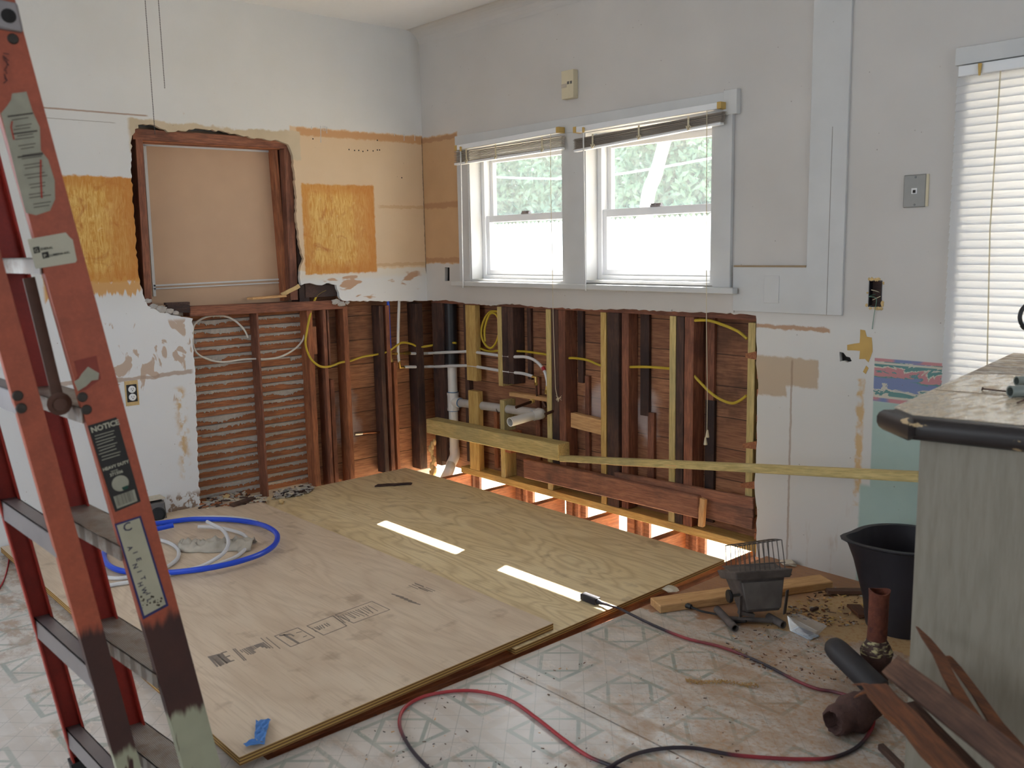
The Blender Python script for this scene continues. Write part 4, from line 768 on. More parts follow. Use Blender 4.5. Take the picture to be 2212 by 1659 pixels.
# water tubes
T = thing('water_tubing', 'white water tubes with brass fittings running round the wall corner', 'tubing', (.0, .05, .6))
u = PL([(885.6, 763.4), (912, 763.5), (928, 763)], -.035)+PR([(948, 762), (966, 761)], .016)+PR([(995, 760), (1020, 760), (1076, 767.7), (1107.5, 770.7), (1136, 771.3), (1157, 779.7), (1174, 798), (1181.4, 819), (1182.3, 834)], .03)
m = MB(); m.tube(catmull(u, 5), .0085, 8); m.build('upper_tube', M['pex_white'], T, smooth='auto')
l = PL([(873, 792.6), (905, 792.4), (928, 792)], -.035)+PR([(948, 791.8), (966, 791)], .016)+PR([(995, 790), (1021.6, 791), (1076, 800), (1107.5, 804.4), (1130, 807), (1151, 813)], .03)
m = MB(); m.tube(catmull(l, 5), .0085, 8); m.build('lower_tube', M['pex_white'], T, smooth='auto')
v1 = PL([(862.6, 640), (860.5, 700), (860, 758), (862, 782)], -.035); m = MB(); m.tube(catmull(v1, 4), .0085, 8); m.build('riser_tube', M['pvc'], T, smooth='auto')
v2 = PL([(838, 645), (840, 700), (842.5, 752)], -.035); m = MB(); m.tube(catmull(v2, 4), .0085, 8); m.build('blue_riser_tube', M['pex_blue'], T, smooth='auto', label='blue riser tube')
m = MB(); P = lambda px, py: OX(px, py, -.035)
m.tube([P(843, 752), P(845, 780)], .007, 8); m.tube([P(846, 764), P(884, 763)], .006, 8); m.tube([P(851, 764), P(857, 764)], .010, 6); m.tube([P(873, 763), P(886, 763)], .010, 6); m.tube([P(862, 780), P(864, 794), P(874, 793)], .009, 8); m.tube([P(845, 776), P(846, 782)], .010, 6)
m.build('brass_fittings', M['brass'], T, smooth='auto')
m = MB(); Q = lambda px, py, y=.03: OY(px, py, y)
m.tube([Q(1150, 813), Q(1158, 815), Q(1158, 828)], .0085, 8); m.tube([Q(1158, 826), Q(1158, 832)], .0105, 6); m.tube([Q(1182, 832), Q(1180, 851)], .009, 8); m.tube([Q(1181, 842), Q(1180.5, 848)], .011, 6); m.build('brass_elbow', M['brass'], T, smooth='auto')
m = MB(); m.tube([Q(1158.5, 830), Q(1159.5, 856)], .005, 8); a = Q(1153, 866); c = OX(1114.5, 880, a.x); m.tube([a, c], .0078, 10); m.build('copper_stub', M['copper_dk'], T, smooth='auto'); m = MB(); a = Q(1192, 887); c = OX(1177, 895, a.x); m.tube([a+V((.02, 0, .002)), c], .0078, 10); m.build('copper_stub', M['copper_dk'], T, smooth='auto'); m = MB(); m.tube([Q(1174, 868, .05), Q(1180, 880, .05)], .012, 8); m.build('copper_elbow', M['copper_dk'], T, smooth='auto')
a = Q(1153, 866); m = MB(); m.tube([a+V((0, -.004, 0)), a+V((0, -.02, 0))], .013, 10); m.build('stub_sleeve', M['yelpl'], T, smooth='auto')
m = MB(); m.tube([Q(1172.5, 793, .03), Q(1176, 800, .03)], .0105, 8); m.build('red_tape_band', M['redtape'], T)
m = MB()
for (px, py) in ((909, 763.5), (909, 792.5)): c = P(px, py); m.tube([c+V((0, -.006, 0)), c+V((0, .006, 0))], .0115, 8)
m.build('pipe_strap', M['abs'], T)
a = OX(828, 933, -.072); c = OX(766, 937, -.066); T = thing('copper_stub_out', 'copper water stub poking out between studs of the lath wall', 'pipe', (a.x, a.y, a.z))
m = MB(); m.tube([a, c.lerp(a, .25)], .0075, 12); m.build('copper_pipe', M['copper'], T, smooth='auto'); m = MB(); m.tube([c.lerp(a, .25), c], .0105, 12); m.build('pipe_cap', plain('shiny_solder', (.8, .78, .75), .2, 1.), T, smooth='auto')
m = MB()
for k in range(16):
    f = k/15; p_ = OZ(0, 0, 0) if False else OY(935+random.uniform(-5, 5), 955+f*70, -.012); m.ico((max(.012, p_.x), -.012+random.uniform(-.006, .004), p_.z), random.uniform(.012, .024), 2, (.8, .5, 1.2), .3)
m.build('foam_lump', M['foam'], label='dripped lump of yellowed foam at the foot of the corner posts', cat='foam', smooth=True)
# ------------------------------------------------------------------ plywood sheets
def sheet(name, pts, z0, z1, mt, label):
    m = MB(); m.prism([V((p.x, p.y, z0)) for p in pts], (0, 0, 1), 0, z1-z0)
    o = m.build(name, [M[mt], M['ply_edge']], label=label, cat='plywood')
    for p in o.data.polygons:
        if abs(p.normal.z) < .5: p.material_index = 1
    return o
a, b_, c_ = OZ(1565, 1209, .019), OZ(1113, 1403, .019), OZ(948, 1030, .019)
sheet('plywood_sheet', [V((.01, c_.y-.006, 0)), V((.012, b_.y, 0)), b_, a, c_], .0015, .019, 'ply_rear', 'yellowish plywood sheet lying nearest the window wall, with the sun strips')
a, b_ = OZ(1195, 1346, .0445), OZ(517, 1636, .0445)
ps = sheet('plywood_sheet', [a, V((.012, a.y-.012, 0)), V((.012, b_.y-.02, 0)), b_], .0205, .0445, 'ply_front', 'tan printed plywood sheet lying in front with blue tape on its corner')
def zl(px, py): return OZ(px, py, .0448)
m = MB()
def sline(p, q, w=.004): A, B = zl(*p), zl(*q); m.bar(A, B, w, .0006)
def quad(l, w=.004):
    for i in range(4): sline(l[i], l[(i+1) % 4], w)
quad([(593, 1374), (643, 1356), (680, 1377), (628, 1397)], .0035); quad([(663, 1352), (719, 1330), (749, 1352), (699, 1372)], .0035)
quad([(724, 1328), (803, 1299), (842, 1317), (764, 1346)], .003)
sline((603, 1373), (628, 1370), .010); sline((612, 1370), (646, 1390), .009); sline((628, 1370), (635, 1374), .005); sline((640, 1367), (652, 1364), .004); sline((655, 1376), (663, 1373), .004)
for k in range(14):
    f = k/14; A0 = (722+f*76-4, 1334-f*28); sline((A0[0]+6, A0[1]), (A0[0]+6+random.uniform(14, 26), A0[1]+random.uniform(9, 15)), .0028)
for k in range(7): f = k/7; sline((674+f*36, 1357-f*13), (674+f*36+random.uniform(6, 14), 1357-f*13+random.uniform(4, 9)), .004)
for k in range(9): sline((450+k*3.2, 1418-k*.8), (472+k*3.2+random.uniform(-3, 3), 1440-k*1.3), .006)
for (p, q, w) in (((478, 1411), (494, 1430), .007), ((478, 1411), (490, 1407), .007), ((486, 1420), (497, 1416), .007), ((494, 1430), (506, 1426), .007), ((503, 1402), (528, 1427), .004), ((507, 1401), (532, 1426), .004)): sline(p, q, w)
for k in range(12): f = k/12; s0 = (518+f*54, 1404-f*18); L = random.uniform(6, 16); sline(s0, (s0[0]+L*1.1, s0[1]+L*.85), random.choice([.003, .005, .007]))
for (p, q) in (((563, 1378), (590, 1400)), ((575, 1377), (605, 1401))): sline(p, q, .003)
for k in range(9): f = k/9; s0 = (884+f*40+random.uniform(-3, 3), 1262+f*10+random.uniform(-6, 6)); sline(s0, (s0[0]+20, s0[1]+8), .003)
for k in range(5): s0 = (846+k*9, 1283+k*4); sline(s0, (s0[0]+26, s0[1]+7), .006)
m.build('mill_stamp', M['stamp'], ps, label='grey printed mill stamp', kind='stuff')
# ------------------------------------------------------------------ coils and rag on the plywood
z1 = .060
blue = [(374.5, 1134.6), (350, 1140), (330, 1146), (300, 1153)]
m = MB(); ring = [(335, 1131), (361, 1128), (407.6, 1122), (453.7, 1121.5), (500, 1123), (546, 1129), (576.7, 1138), (596, 1151), (599, 1165), (589, 1180.7), (561, 1197.6), (515, 1213), (469, 1223.7), (423, 1231), (366, 1236.8), (310, 1238), (262, 1233), (236, 1222), (225, 1206), (228, 1188), (250, 1168), (285, 1154), (318, 1147), (350, 1140), (374.5, 1134.6)]
hz = [.058 if k < 2 else (.075 if 5 < k < 14 else .060) for k in range(len(ring))]; hz[-4:] = [.062, .068, .074, .078]
m.tube(catmull([OZ(px, py, h) for (px, py), h in zip(ring, hz)], 6), .0118, 10); m.build('blue_tube_coil', M['pex_blue'], smooth='auto', label='blue water tube lying in a wide ring on the tan plywood', cat='tubing')
def wt(l, z, label):
    m = MB(); zs = z if isinstance(z, list) else [z]*len(l); m.tube(catmull([OZ(px, py, h) for (px, py), h in zip(l, zs)], 6), .0082, 8)
    m.build('white_tube', M['pex_white'], smooth='auto', label=label, cat='tubing')
wt([(447.5, 1127), (463, 1135), (480, 1144), (490.6, 1159), (493, 1176), (483, 1194.5), (461, 1210), (438, 1222), (412, 1230), (366, 1241), (320, 1252), (257, 1261), (229, 1267), (195, 1279)], [.105, .105, .10, .095, .088, .08, .07, .060, .054, .0535, .0535, .0535, .0535, .0535], 'white tube arching over the rag inside the blue ring')
wt([(427.6, 1137.6), (453.7, 1138.4), (484, 1142), (515, 1150), (530.5, 1159), (536, 1173), (527.5, 1188.4), (507.5, 1203.7), (469, 1219), (430, 1232), (366, 1236), (300, 1243), (257, 1249), (225, 1246), (190, 1236)], [.07, .066, .06, .056]+[.0535]*11, 'white tube passing under the rag inside the blue ring')
wt([(285, 1168), (315, 1163), (343, 1166), (369, 1174.5), (385, 1188), (384.5, 1203.7), (373.8, 1216), (355, 1228)], .0535, 'short white tube curling behind the ladder, left of the rag')
wt([(407, 1119.5), (450, 1117), (500, 1118), (540, 1123), (556, 1128)], .0535, 'white tube end showing just behind the far side of the blue ring')
m = MB(); nu, nv = 34, 9; A, B = OZ(388, 1186, .046), OZ(548, 1180, .046); ax = (B-A); pp = V((0, 0, 1)).cross(ax).normalized(); vs = []
for i in range(nu+1):
    f = i/nu; wd = .035+.05*math.sin(f*3.0)**.7+(.03 if f > .84 else 0)
    for j in range(nv+1):
        g = j/nv-.5; P_ = A+ax*f+pp*g*wd*1.6; nz = mnoise.noise(P_*26)*.5+mnoise.noise(P_*70)*.6
        fold = abs(math.sin(g*9+3*mnoise.noise(V((f*5, 0, 0)))))*.5; h = max(0, (1-(2*g)**2))*(.045*(.35+fold)+.030*nz)
        vs.append(P_+V((0, 0, max(.0, h)))+pp*.012*mnoise.noise(V((f*7, g*3, 5))))
fs = [(i*(nv+1)+j, i*(nv+1)+j+1, (i+1)*(nv+1)+j+1, (i+1)*(nv+1)+j) for i in range(nu) for j in range(nv)]
m.add(vs, fs); rg = m.build('rag', M['rag'], smooth=True, label='crumpled dirty white rag lying inside the blue ring', cat='rag'); md = rg.modifiers.new('s', 'SOLIDIFY'); md.thickness = .002; md.offset = 1
# blue tape scrap
m = MB(); l = [(585, 1557), (553, 1562), (552, 1582), (562, 1590), (550, 1602), (526, 1612), (532, 1619), (552, 1610), (572, 1612), (578, 1596), (577, 1584), (586, 1575)]
base = [OZ(px, py, .046) for px, py in l]; n_ = len(base)
def grid(A, B, C, D, nu, nv, amp, z):
    vs = []; 
    for i in range(nu+1):
        for j in range(nv+1):
            P_ = A.lerp(B, i/nu).lerp(D.lerp(C, i/nu), j/nv); P_.z = z+.003+amp*(abs(math.sin(i*1.9+j*.7))+.6*random.random()); vs.append(P_)
    m.add(vs, [(i*(nv+1)+j, i*(nv+1)+j+1, (i+1)*(nv+1)+j+1, (i+1)*(nv+1)+j) for i in range(nu) for j in range(nv)])
grid(base[0], base[1], base[2], base[10], 6, 6, .006, .0455); grid(base[10], base[2], base[4], base[8], 5, 5, .007, .0455); grid(base[8], base[4], base[5], base[6], 7, 4, .006, .0455)
tp = m.build('masking_tape', M['tape'], label='crumpled blue masking tape scrap near the front plywood corner', cat='tape'); md = tp.modifiers.new('s', 'SOLIDIFY'); md.thickness = .0006
# dark splinter and small debris at the wall
A, B = OZ(812, 1049, .026), OZ(892, 1044, .026); board('wood_splinter', A, B, .022, .010, (0, 0, 1), M['dark'], label='dark splinter of wood on the rear plywood near the corner', cat='splinter', jag=.012, warp=.004)
def chips(name, region, n, mats, sz, z, label, cat, kindlabel=None):
    m = MB()
    for k in range(n):
        c = region(); L = random.uniform(*sz); a = random.uniform(0, 3.14); d = V((math.cos(a), math.sin(a), random.uniform(-.15, .15))); z_ = z+random.uniform(.001, .008) if not callable(z) else z(c)
        c = V((c.x, c.y, z_+L*.1)); m.bar(c-d*L/2, c+d*L/2, L*random.uniform(.12, .4), L*random.uniform(.05, .15)+.001, mi=random.randrange(len(mats)))
    return m.build(name, [M[x] for x in mats], label=label, cat=cat, kind='stuff')
def tri_region(pts):
    def f():
        i = random.randrange(len(pts)-2); a, b, c = pts[0], pts[i+1], pts[i+2]; r, s = random.random(), random.random()
        if r+s > 1: r, s = 1-r, 1-s
        px = a[0]+(b[0]-a[0])*r+(c[0]-a[0])*s; py = a[1]+(b[1]-a[1])*r+(c[1]-a[1])*s; return OZ(px, py, .02)
    return f
chips('plaster_rubble', tri_region([(437, 1108), (452, 1088), (520, 1068), (575, 1088), (560, 1094)]), 620, ['key', 'lath', 'dark', 'chunk'], (.012, .055), lambda c: .018+random.uniform(0, .03), 'heap of broken plaster and lath chips at the foot of the left lath panel', 'rubble')
chips('plaster_rubble', tri_region([(588, 1080), (600, 1066), (668, 1052), (680, 1060), (640, 1073)]), 260, ['key', 'dark', 'chunk', 'key'], (.01, .04), lambda c: .019+random.uniform(0, .022), 'fine plaster crumbs at the foot of the right lath panel', 'rubble')
for (px, py, r, lb) in ((489, 1074, .022, 'cream plaster chunk lying on the rubble heap under the left lath panel'), (608, 1084, .017, 'small cream plaster chunk on the plywood beside the dark red stud')):
    c = OZ(px, py, .05 if r > .02 else .03); m = MB(); m.ico(c, r, 2, (1.2, .8, .7), .25); m.build('plaster_chunk', M['foam'], label=lb, cat='plaster chunk')
m = MB(); m.bar(OZ(500, 1092, .05), OZ(548, 1076, .06), .04, .012); m.build('broken_lath', M['debris'], label='short broken lath leaning on the rubble heap', cat='lath')
# ------------------------------------------------------------------ small fixtures on the walls
def plate(name, label, cat, corners, th, mat, plane='y', bev=.002):
    Fn = OY if plane == 'y' else OX; a = Fn(*corners[0]); c = Fn(*corners[1]); m = MB()
    if plane == 'y': m.box((min(a.x, c.x), -th, min(a.z, c.z)), (max(a.x, c.x), -.0003, max(a.z, c.z)))
    else: m.box((.0003, min(a.y, c.y), min(a.z, c.z)), (th, max(a.y, c.y), max(a.z, c.z)))
    return m.build(name, M[mat] if isinstance(mat, str) else mat, label=label, cat=cat, bev=bev), a, c
o, a, c = plate('door_chime', 'small ivory plastic door chime box high between the windows', 'chime', ((1223, 156), (1249, 212)), .034, 'ivory')
m = MB(); w_ = c.x-a.x; h_ = a.z-c.z
for k in range(2): m.box((a.x+w_*(.50+.24*k), -.0348, a.z-h_*.50), (a.x+w_*(.66+.24*k), -.034, a.z-h_*.40))
m.build('chime_grille', M['steel'], o); m = MB(); m.box((a.x, -.0345, a.z-h_*.46), (a.x+w_*.45, -.034, a.z-h_*.60)); m.build('faded_band', plain('faded_ivory', srgb(196, 182, 164), .5), o)
o, a, c = plate('phone_jack_plate', 'grey metal telephone jack plate on the wall left of the long blind', 'wall plate', ((1955, 379), (2000, 447)), .008, plain('brushed_grey_metal', srgb(142, 140, 136), .45, .4, var=.1), bev=.003)
mx_, mz = (a.x+c.x)/2, (a.z+c.z)/2; m = MB(); m.box((mx_-.010, -.0095, mz-.010), (mx_+.010, -.008, mz+.010)); jk = m.build('jack', M['white'], o); m = MB(); m.box((mx_-.005, -.0100, mz-.007), (mx_+.005, -.0096, mz+.004)); m.build('jack_socket', M['hole'], jk)
m = MB()
for dz in (.048, -.048): m.lathe((mx_+.002, -.008, mz+dz), [(0, .0014), (.0035, .0012), (.004, 0)], 10, ax=(0, -1, 0))
m.build('plate_screw', M['steel'], o)
m = MB(); m.box((c.x-.001, -.006, c.z+.002), (c.x+.008, -.0003, a.z-.001)); m.build('backing_box', M['ivory'], o)
o, a, c = plate('blank_cover_plate', 'painted-over blank cover plate on the white panelling right of the windows', 'wall plate', ((1655, 595), (1686, 655)), .0155, 'trim')
m = MB(); c_ = OY(1891, 635); xx0, xx1 = OY(1876, 630).x, OY(1906, 630).x; zz0, zz1 = OY(1890, 664).z, OY(1890, 605).z
T = thing('open_wiring_box', 'open black electrical box with loose green wire on the right wall', 'electrical box', (c_.x, .0, zz0))
m.box((xx0+.002, .050, zz0+.002), (xx1-.002, .054, zz1-.002)); 
for (x_, y_) in (((xx0+.001, xx0+.004), 0), ((xx1-.004, xx1-.001), 0)): m.box((x_[0], -.001, zz0+.002), (x_[1], .05, zz1-.002))
m.box((xx0+.002, -.001, zz0+.001), (xx1-.002, .05, zz0+.004)); m.box((xx0+.002, -.001, zz1-.004), (xx1-.002, .05, zz1-.001)); m.build('box_shell', M['abs'], T)
m = MB(); 
for k in range(30):
    f = random.random(); side = random.choice('lrbt'); p_ = {'l': (xx0-.004, zz0+f*(zz1-zz0)), 'r': (xx1+.003, zz0+f*(zz1-zz0)), 'b': (xx0+f*(xx1-xx0), zz0-.004), 't': (xx0+f*(xx1-xx0), zz1+.003)}[side]; m.ico((p_[0], -.001, p_[1]), random.uniform(.003, .008), 1, (1, .4, 1), .3)
m.build('ragged_plaster', M['foam'], T, kind='stuff')
m = MB(); m.tube(catmull([(c_.x-.006, .04, c_.z), OY(1880, 640, .0)+V((0, -.01, 0)), OY(1893, 645, -.02), OY(1889, 675, -.008), OY(1886, 695, -.006), OY(1884, 711, -.004)], 5), .0013, 5); m.build('green_wire', plain('green_wire', srgb(104, 146, 128), .5), T)
m = MB(); m.tube(catmull([(c_.x, .04, c_.z), OY(1896, 630, -.012), OY(1882, 626, -.02)], 5), .0012, 5); m.tube(catmull([(c_.x, .04, c_.z-.01), OY(1885, 648, -.012), OY(1902, 640, -.014)], 5), .0012, 5); m.build('loose_wire', M['ivory'], T)
m = MB(); a = OY(961, 577, .022); c = OY(971.5, 608, .022); m.box((a.x, .023, c.z), (c.x+.004, .03, a.z)); m.build('back', M['hole'], bpy.data.objects['wall_right'])
m = MB(); a = OY(1813, 760, .022); c = OY(1840, 783, .022); m.box((a.x-.01, .024, c.z-.01), (c.x+.01, .028, a.z+.01)); m.build('back', M['hole'], bpy.data.objects['wall_right'])
# yellowish torn paper patch by the damage hole
pp_ = [OY(*q, -.0012) for q in ((1830, 745), (1857, 741), (1858, 712), (1868, 714), (1872, 728), (1883, 729), (1885, 760), (1876, 782), (1868, 776), (1856, 775), (1857, 758), (1831, 757))]
m = MB(); m.prism([V((p.x, -.0002, p.z)) for p in ragged(pp_+[pp_[0]], .0015, .02)[:-1]], (0, -1, 0), 0, .0012); q2 = [OY(*q, -.0012) for q in ((1871, 790), (1876, 795), (1870, 808), (1864, 803))]; m.prism([V((p.x, -.0002, p.z)) for p in q2], (0, -1, 0), 0, .0012)
m.build('torn_paper_patch', plain('old_gold_paper', srgb(214, 176, 104), .85, var=.15, sc=14), bpy.data.objects['wall_right'])
# outlet and range receptacle on the left wall
a, c = OX(268, 824), OX(301, 874); T = thing('wall_outlet', 'bare white double outlet in a ragged cut on the left wall', 'outlet', (.0, (a.y+c.y)/2, c.z))
m = MB(); m.box((.0003, a.y, c.z), (.0022, c.y, a.z)); m.build('raw_cutout', M['foam'], T); m = MB(); my = (a.y+c.y)/2; mz = (a.z+c.z)/2; m.box((.0024, my-.024, mz-.042), (.004, my+.024, mz+.042)); m.build('outlet_box', M['abs'], T)
m = MB()
for dz in (.019, -.019): m.lathe((.004, my, mz+dz), [(.017, 0), (.017, .006), (.014, .0075), (0, .0075)], 18, ax=(1, 0, 0))
oo = m.build('outlet_face', M['vinyl_white'], T, smooth='auto'); m = MB()
for dz in (.019, -.019):
    for dy in (-.005, .005): m.box((.0113, my+dy-.001, mz+dz-.001), (.012, my+dy+.001, mz+dz+.007))
    m.box((.0113, my-.002, mz+dz-.008), (.012, my+.002, mz+dz-.004))
m.build('outlet_slots', M['abs'], oo)
c = OZ(345, 1122, .0); py_ = OX(346, 1103, .12); T = thing('range_receptacle', 'grey surface-mounted range receptacle at the foot of the left wall', 'outlet', (.07, py_.y, .01))
m = MB(); a, b2 = OX(322, 1110, .11).y, OX(363, 1110, .11).y; m.hexa([(.001, a, .002), (.11, a, .002), (.11, b2, .002), (.001, b2, .002), (.001, a, .135), (.085, a, .125), (.085, b2, .125), (.001, b2, .135)]); m.build('receptacle_body', M['steel'], T, bev=.008)
cy = OX(346, 1104, .10); m = MB(); m.lathe((.094, (a+b2)/2+.003, .07), [(.034, 0), (.034, .010), (.028, .012), (.027, .004), (0, .004)], 24, ax=(1, 0, .22)); m.build('receptacle_socket', M['blk'], T, smooth='auto')
m = MB(); m.box((.0, a-.004, .136), (.075, b2+.006, .142)); m.build('cardboard_scrap', M['chunk'], T)
# pull chains
for (p, q, lb) in (((318, -40), (335, 292), 'longer dark bead chain hanging down over the covered opening'), ((344, -40), (356, 192), 'shorter dark bead chain hanging from the ceiling, right of the longer one')):
    A, B = OX(*p, .9), OX(*q, .9); A = V((.9, B.y, HC)); n_ = int((A.z-B.z)/.0062); m = MB()
    for k in range(n_): zc = A.z-(k+.5)*.0062; m.ico((.9, B.y, zc), .0022, 1)
    m.tube([A, V((.9, B.y, B.z))], .0007, 4); m.build('pull_chain', plain('dark_bead_chain', (.08, .065, .06), .5, .5), label=lb, cat='chain')
tubeobj('red_wire', [OZ(-20, 1290, .004), OZ(4, 1262, .004), OZ(16, 1228, .004), OZ(20, 1195, .004), OZ(14, 1180, .004)], .003, 'redtape', label='thin reddish wire lying on the vinyl at the far left', cat='wire')
# ------------------------------------------------------------------ extension cord
def cordmat():
    n = NT('red_black_cord'); p = n.wp(); k = n.ramp(n.noise(p, 1.6, 2, .5), [(.46, 0.), (.54, 1.)]); return n.out(n.mix(k, srgb(168, 46, 54), srgb(44, 34, 44)), .45)
M['cord'] = cordmat()
c1 = [(1302, 1304, .030), (1318, 1308, .034), (1345, 1318, .020), (1400, 1345, .007), (1480, 1378, .007), (1560, 1398, .007), (1640, 1430, .007), (1720, 1470, .007), (1765, 1488, .007), (1800, 1494, .008), (1850, 1508, .02), (1880, 1520, .03), (1888, 1545, .03), (1880, 1580, .010), (1850, 1615, .007), (1800, 1636, .007), (1740, 1640, .007), (1660, 1637, .007), (1580, 1630, .007), (1500, 1616, .007), (1430, 1617, .007), (1370, 1630, .008), (1320, 1655, .014), (1250, 1700, .007), (1100, 1740, .007), (985, 1710, .007), (925, 1659, .007), (884, 1612, .007), (863, 1565, .007), (875, 1528, .007), (920, 1503, .007), (990, 1492, .007), (1050, 1496, .007), (1105, 1514, .007), (1160, 1552, .007), (1215, 1595, .007), (1270, 1633, .007), (1330, 1658, .007), (1420, 1700, .007), (1500, 1760, .007)]
T = thing('extension_cord', 'red and black extension cord snaking across the vinyl floor with its socket on the plywood', 'cord', tuple(OZ(1400, 1345, .0)))
m = MB(); m.tube(catmull([OZ(a, b, c) for a, b, c in c1], 6), .0052, 8); m.build('cord_cable', M['cord'], T, smooth='auto')
A, B = OZ(1259, 1287, .033), OZ(1291, 1299, .033); m = MB(); m.bar(A, B, .030, .024); m.tube([B, OZ(1303, 1304, .031)], [.011, .006], 10); m.build('cord_socket', M['blkrub'], T, bev=.004)
# ================================================================== OBJECTS ON THE RIGHT
A, B = OZ(1415, 1308, .016), OZ(1785, 1256, .016); board('lumber_offcut', A, B, .085, .030, (0, 0, 1), M['pine_pale'], label='pale lumber offcut lying behind the work light', cat='board', bev=.003)
# work light
c = OZ(1640, 1340, 0); X_ = V((RT.x, RT.y, 0)).normalized(); ang = math.radians(8); X_ = (Matrix.Rotation(ang, 3, 'Z') @ X_).normalized(); Y_ = V((0, 0, 1)).cross(X_); sc = (c-CP).dot(FW)/FPX
T = thing('work_light', 'dusty black halogen work light with wire guard facing up', 'work light', (c.x, c.y, 0))
def L(x, y, z): return V((c.x, c.y, 0))+X_*x+Y_*y+V((0, 0, z))
W_, D_ = .100, .075
_ct, _st = math.cos(.30), math.sin(.30)
def TL(x, y, z): z0_ = z-.03; return L(x, y*_ct+z0_*_st, .036+z0_*_ct-y*_st)
def frust(m, x0, x1, y0, y1, z0, X0, X1, Y0, Y1, z1): m.hexa([TL(x0, y0, z0), TL(x1, y0, z0), TL(x1, y1, z0), TL(x0, y1, z0), TL(X0, Y0, z1), TL(X1, Y0, z1), TL(X1, Y1, z1), TL(X0, Y1, z1)])
M['lampm'] = plain('dusty_black_metal', srgb(122, 112, 108), .7, .1, var=.4, sc=26)
m = MB(); frust(m, -.058, .062, -.035, .055, .030, -.088, .082, -.062, .080, .152); m.build('lamp_body', M['lampm'], T, bev=.006)
m = MB(); frust(m, -.100, .096, -.074, .090, .144, -.108, .104, -.084, .100, .174); m.build('lamp_rim', M['lampm'], T, bev=.004)
m = MB(); frust(m, -.060, .064, -.042, -.032, .038, -.078, .074, -.066, -.054, .135); m.build('body_panel', plain('worn_grey_metal', srgb(136, 128, 124), .65, .1, var=.42, sc=14), T, bev=.003)
m = MB(); m.bar(TL(-.10, -.02, .1705), TL(.10, .0, .1705), .13, .003); gl = m.build('lamp_glass', M['lampm'], T)
m = MB()
for k in range(10):
    x = -.082+k*.0182; zt_ = .262+.0012*k; m.tube(catmull([TL(x, -.066, .168), TL(x+.002, -.058, zt_-.012), TL(x+.003, -.045, zt_), TL(x+.004, .055, zt_), TL(x+.005, .070, zt_-.012), TL(x+.006, .082, .168)], 4), .0017, 5)
for (y, z) in ((-.045, .262), (.055, .262)): m.tube([TL(-.084, y, z-.002), TL(.088, y, z+.011)], .0019, 5)
for (y, z) in ((-.060, .195),): m.tube([TL(-.084, y, z), TL(.088, y, z)], .0015, 5)
m.build('wire_guard', M['steel'], T)
m = MB(); m.tube([L(-.07, .0, .100), L(-.112, -.005, .100)], .006, 8); m.build('knob_stem', M['steel'], T); m = MB(); m.lathe(L(-.114, -.005, .100), [(0, -.006), (.022, -.006), (.024, 0), (.022, .006), (0, .006)], 12, ax=tuple(X_)); m.build('tilt_knob', M['blk'], T)
m = MB(); a0, a1 = OZ(1549, 1316, .02), OZ(1588, 1357, .016); m.ring(a0, a1, .0135, .010, 14); b0_, b1_ = OZ(1660, 1332, .016), OZ(1692, 1350, .016); m.ring(b0_, b1_, .0135, .010, 14)
m.build('tubular_foot', M['lampm'], T, smooth='auto'); m = MB(); m.tube([(a0+a1)/2, (b0_+b1_)/2], .009, 8); m.bar(L(-.085, -.02, .045), L(-.030, -.02, .030), .02, .012); m.bar(L(-.082, -.03, .03), L(-.084, -.035, .11), .016, .003, (1, 0, 0)); m.bar(L(.080, -.03, .03), L(.086, -.035, .12), .016, .003, (1, 0, 0)); m.build('cross_bar', M['lampm'], T)
pts = [OZ(1493, 1311, .016), OZ(1515, 1320, .012), OZ(1545, 1326, .009), OZ(1570, 1332, .010), OZ(1590, 1344, .008), OZ(1612, 1342, .03)]
m = MB(); m.tube(catmull(pts, 6), .0042, 7); cd = m.build('power_cord', M['blk'], T, smooth='auto'); A, B = OZ(1471, 1303, .018), OZ(1493, 1311, .016); m = MB(); m.tube([A, B], [.014, .009], 8); m.build('plug', M['blk'], cd)
# clear container
P4 = [OZ(*q, .046) for q in ((1701, 1330), (1722, 1325), (1786, 1352), (1764, 1363))]; Q4 = [OZ(*q, .004) for q in ((1707, 1362), (1722, 1353), (1766, 1372), (1752, 1378))]
T = thing('plastic_container', 'clear plastic container on the dusty floor beside the work light', 'container', tuple(OZ(1740, 1365, 0)))
m = MB()
for i in range(4):
    a, b, c2, d = P4[i], P4[(i+1) % 4], Q4[(i+1) % 4], Q4[i]; n_ = (b-a).cross(d-a).normalized()*.0012; m.add([a, b, c2, d, a+n_, b+n_, c2+n_, d+n_], [(0, 1, 2, 3), (7, 6, 5, 4), (0, 4, 5, 1), (1, 5, 6, 2), (2, 6, 7, 3), (3, 7, 4, 0)])
m.tube(P4, .0016, 5, closed=True); m.build('container_walls', M['clear'], T)
A4 = [OZ(*q, .003) for q in ((1707, 1362), (1722, 1354), (1770, 1374), (1750, 1383))]; m = MB(); m.prism([V((p.x, p.y, .002)) for p in A4], (0, 0, 1), 0, .0025); cd = m.build('insert_card', plain('pale_blue_card', srgb(196, 208, 222), .6), T)
m = MB(); A4 = [OZ(*q, .006) for q in ((1717, 1362), (1727, 1357), (1758, 1370), (1747, 1374))]; m.prism([V((p.x, p.y, .0048)) for p in A4], (0, 0, 1), 0, .006); m.build('insert_block', plain('dark_blue_plastic', srgb(52, 58, 86), .5), T)
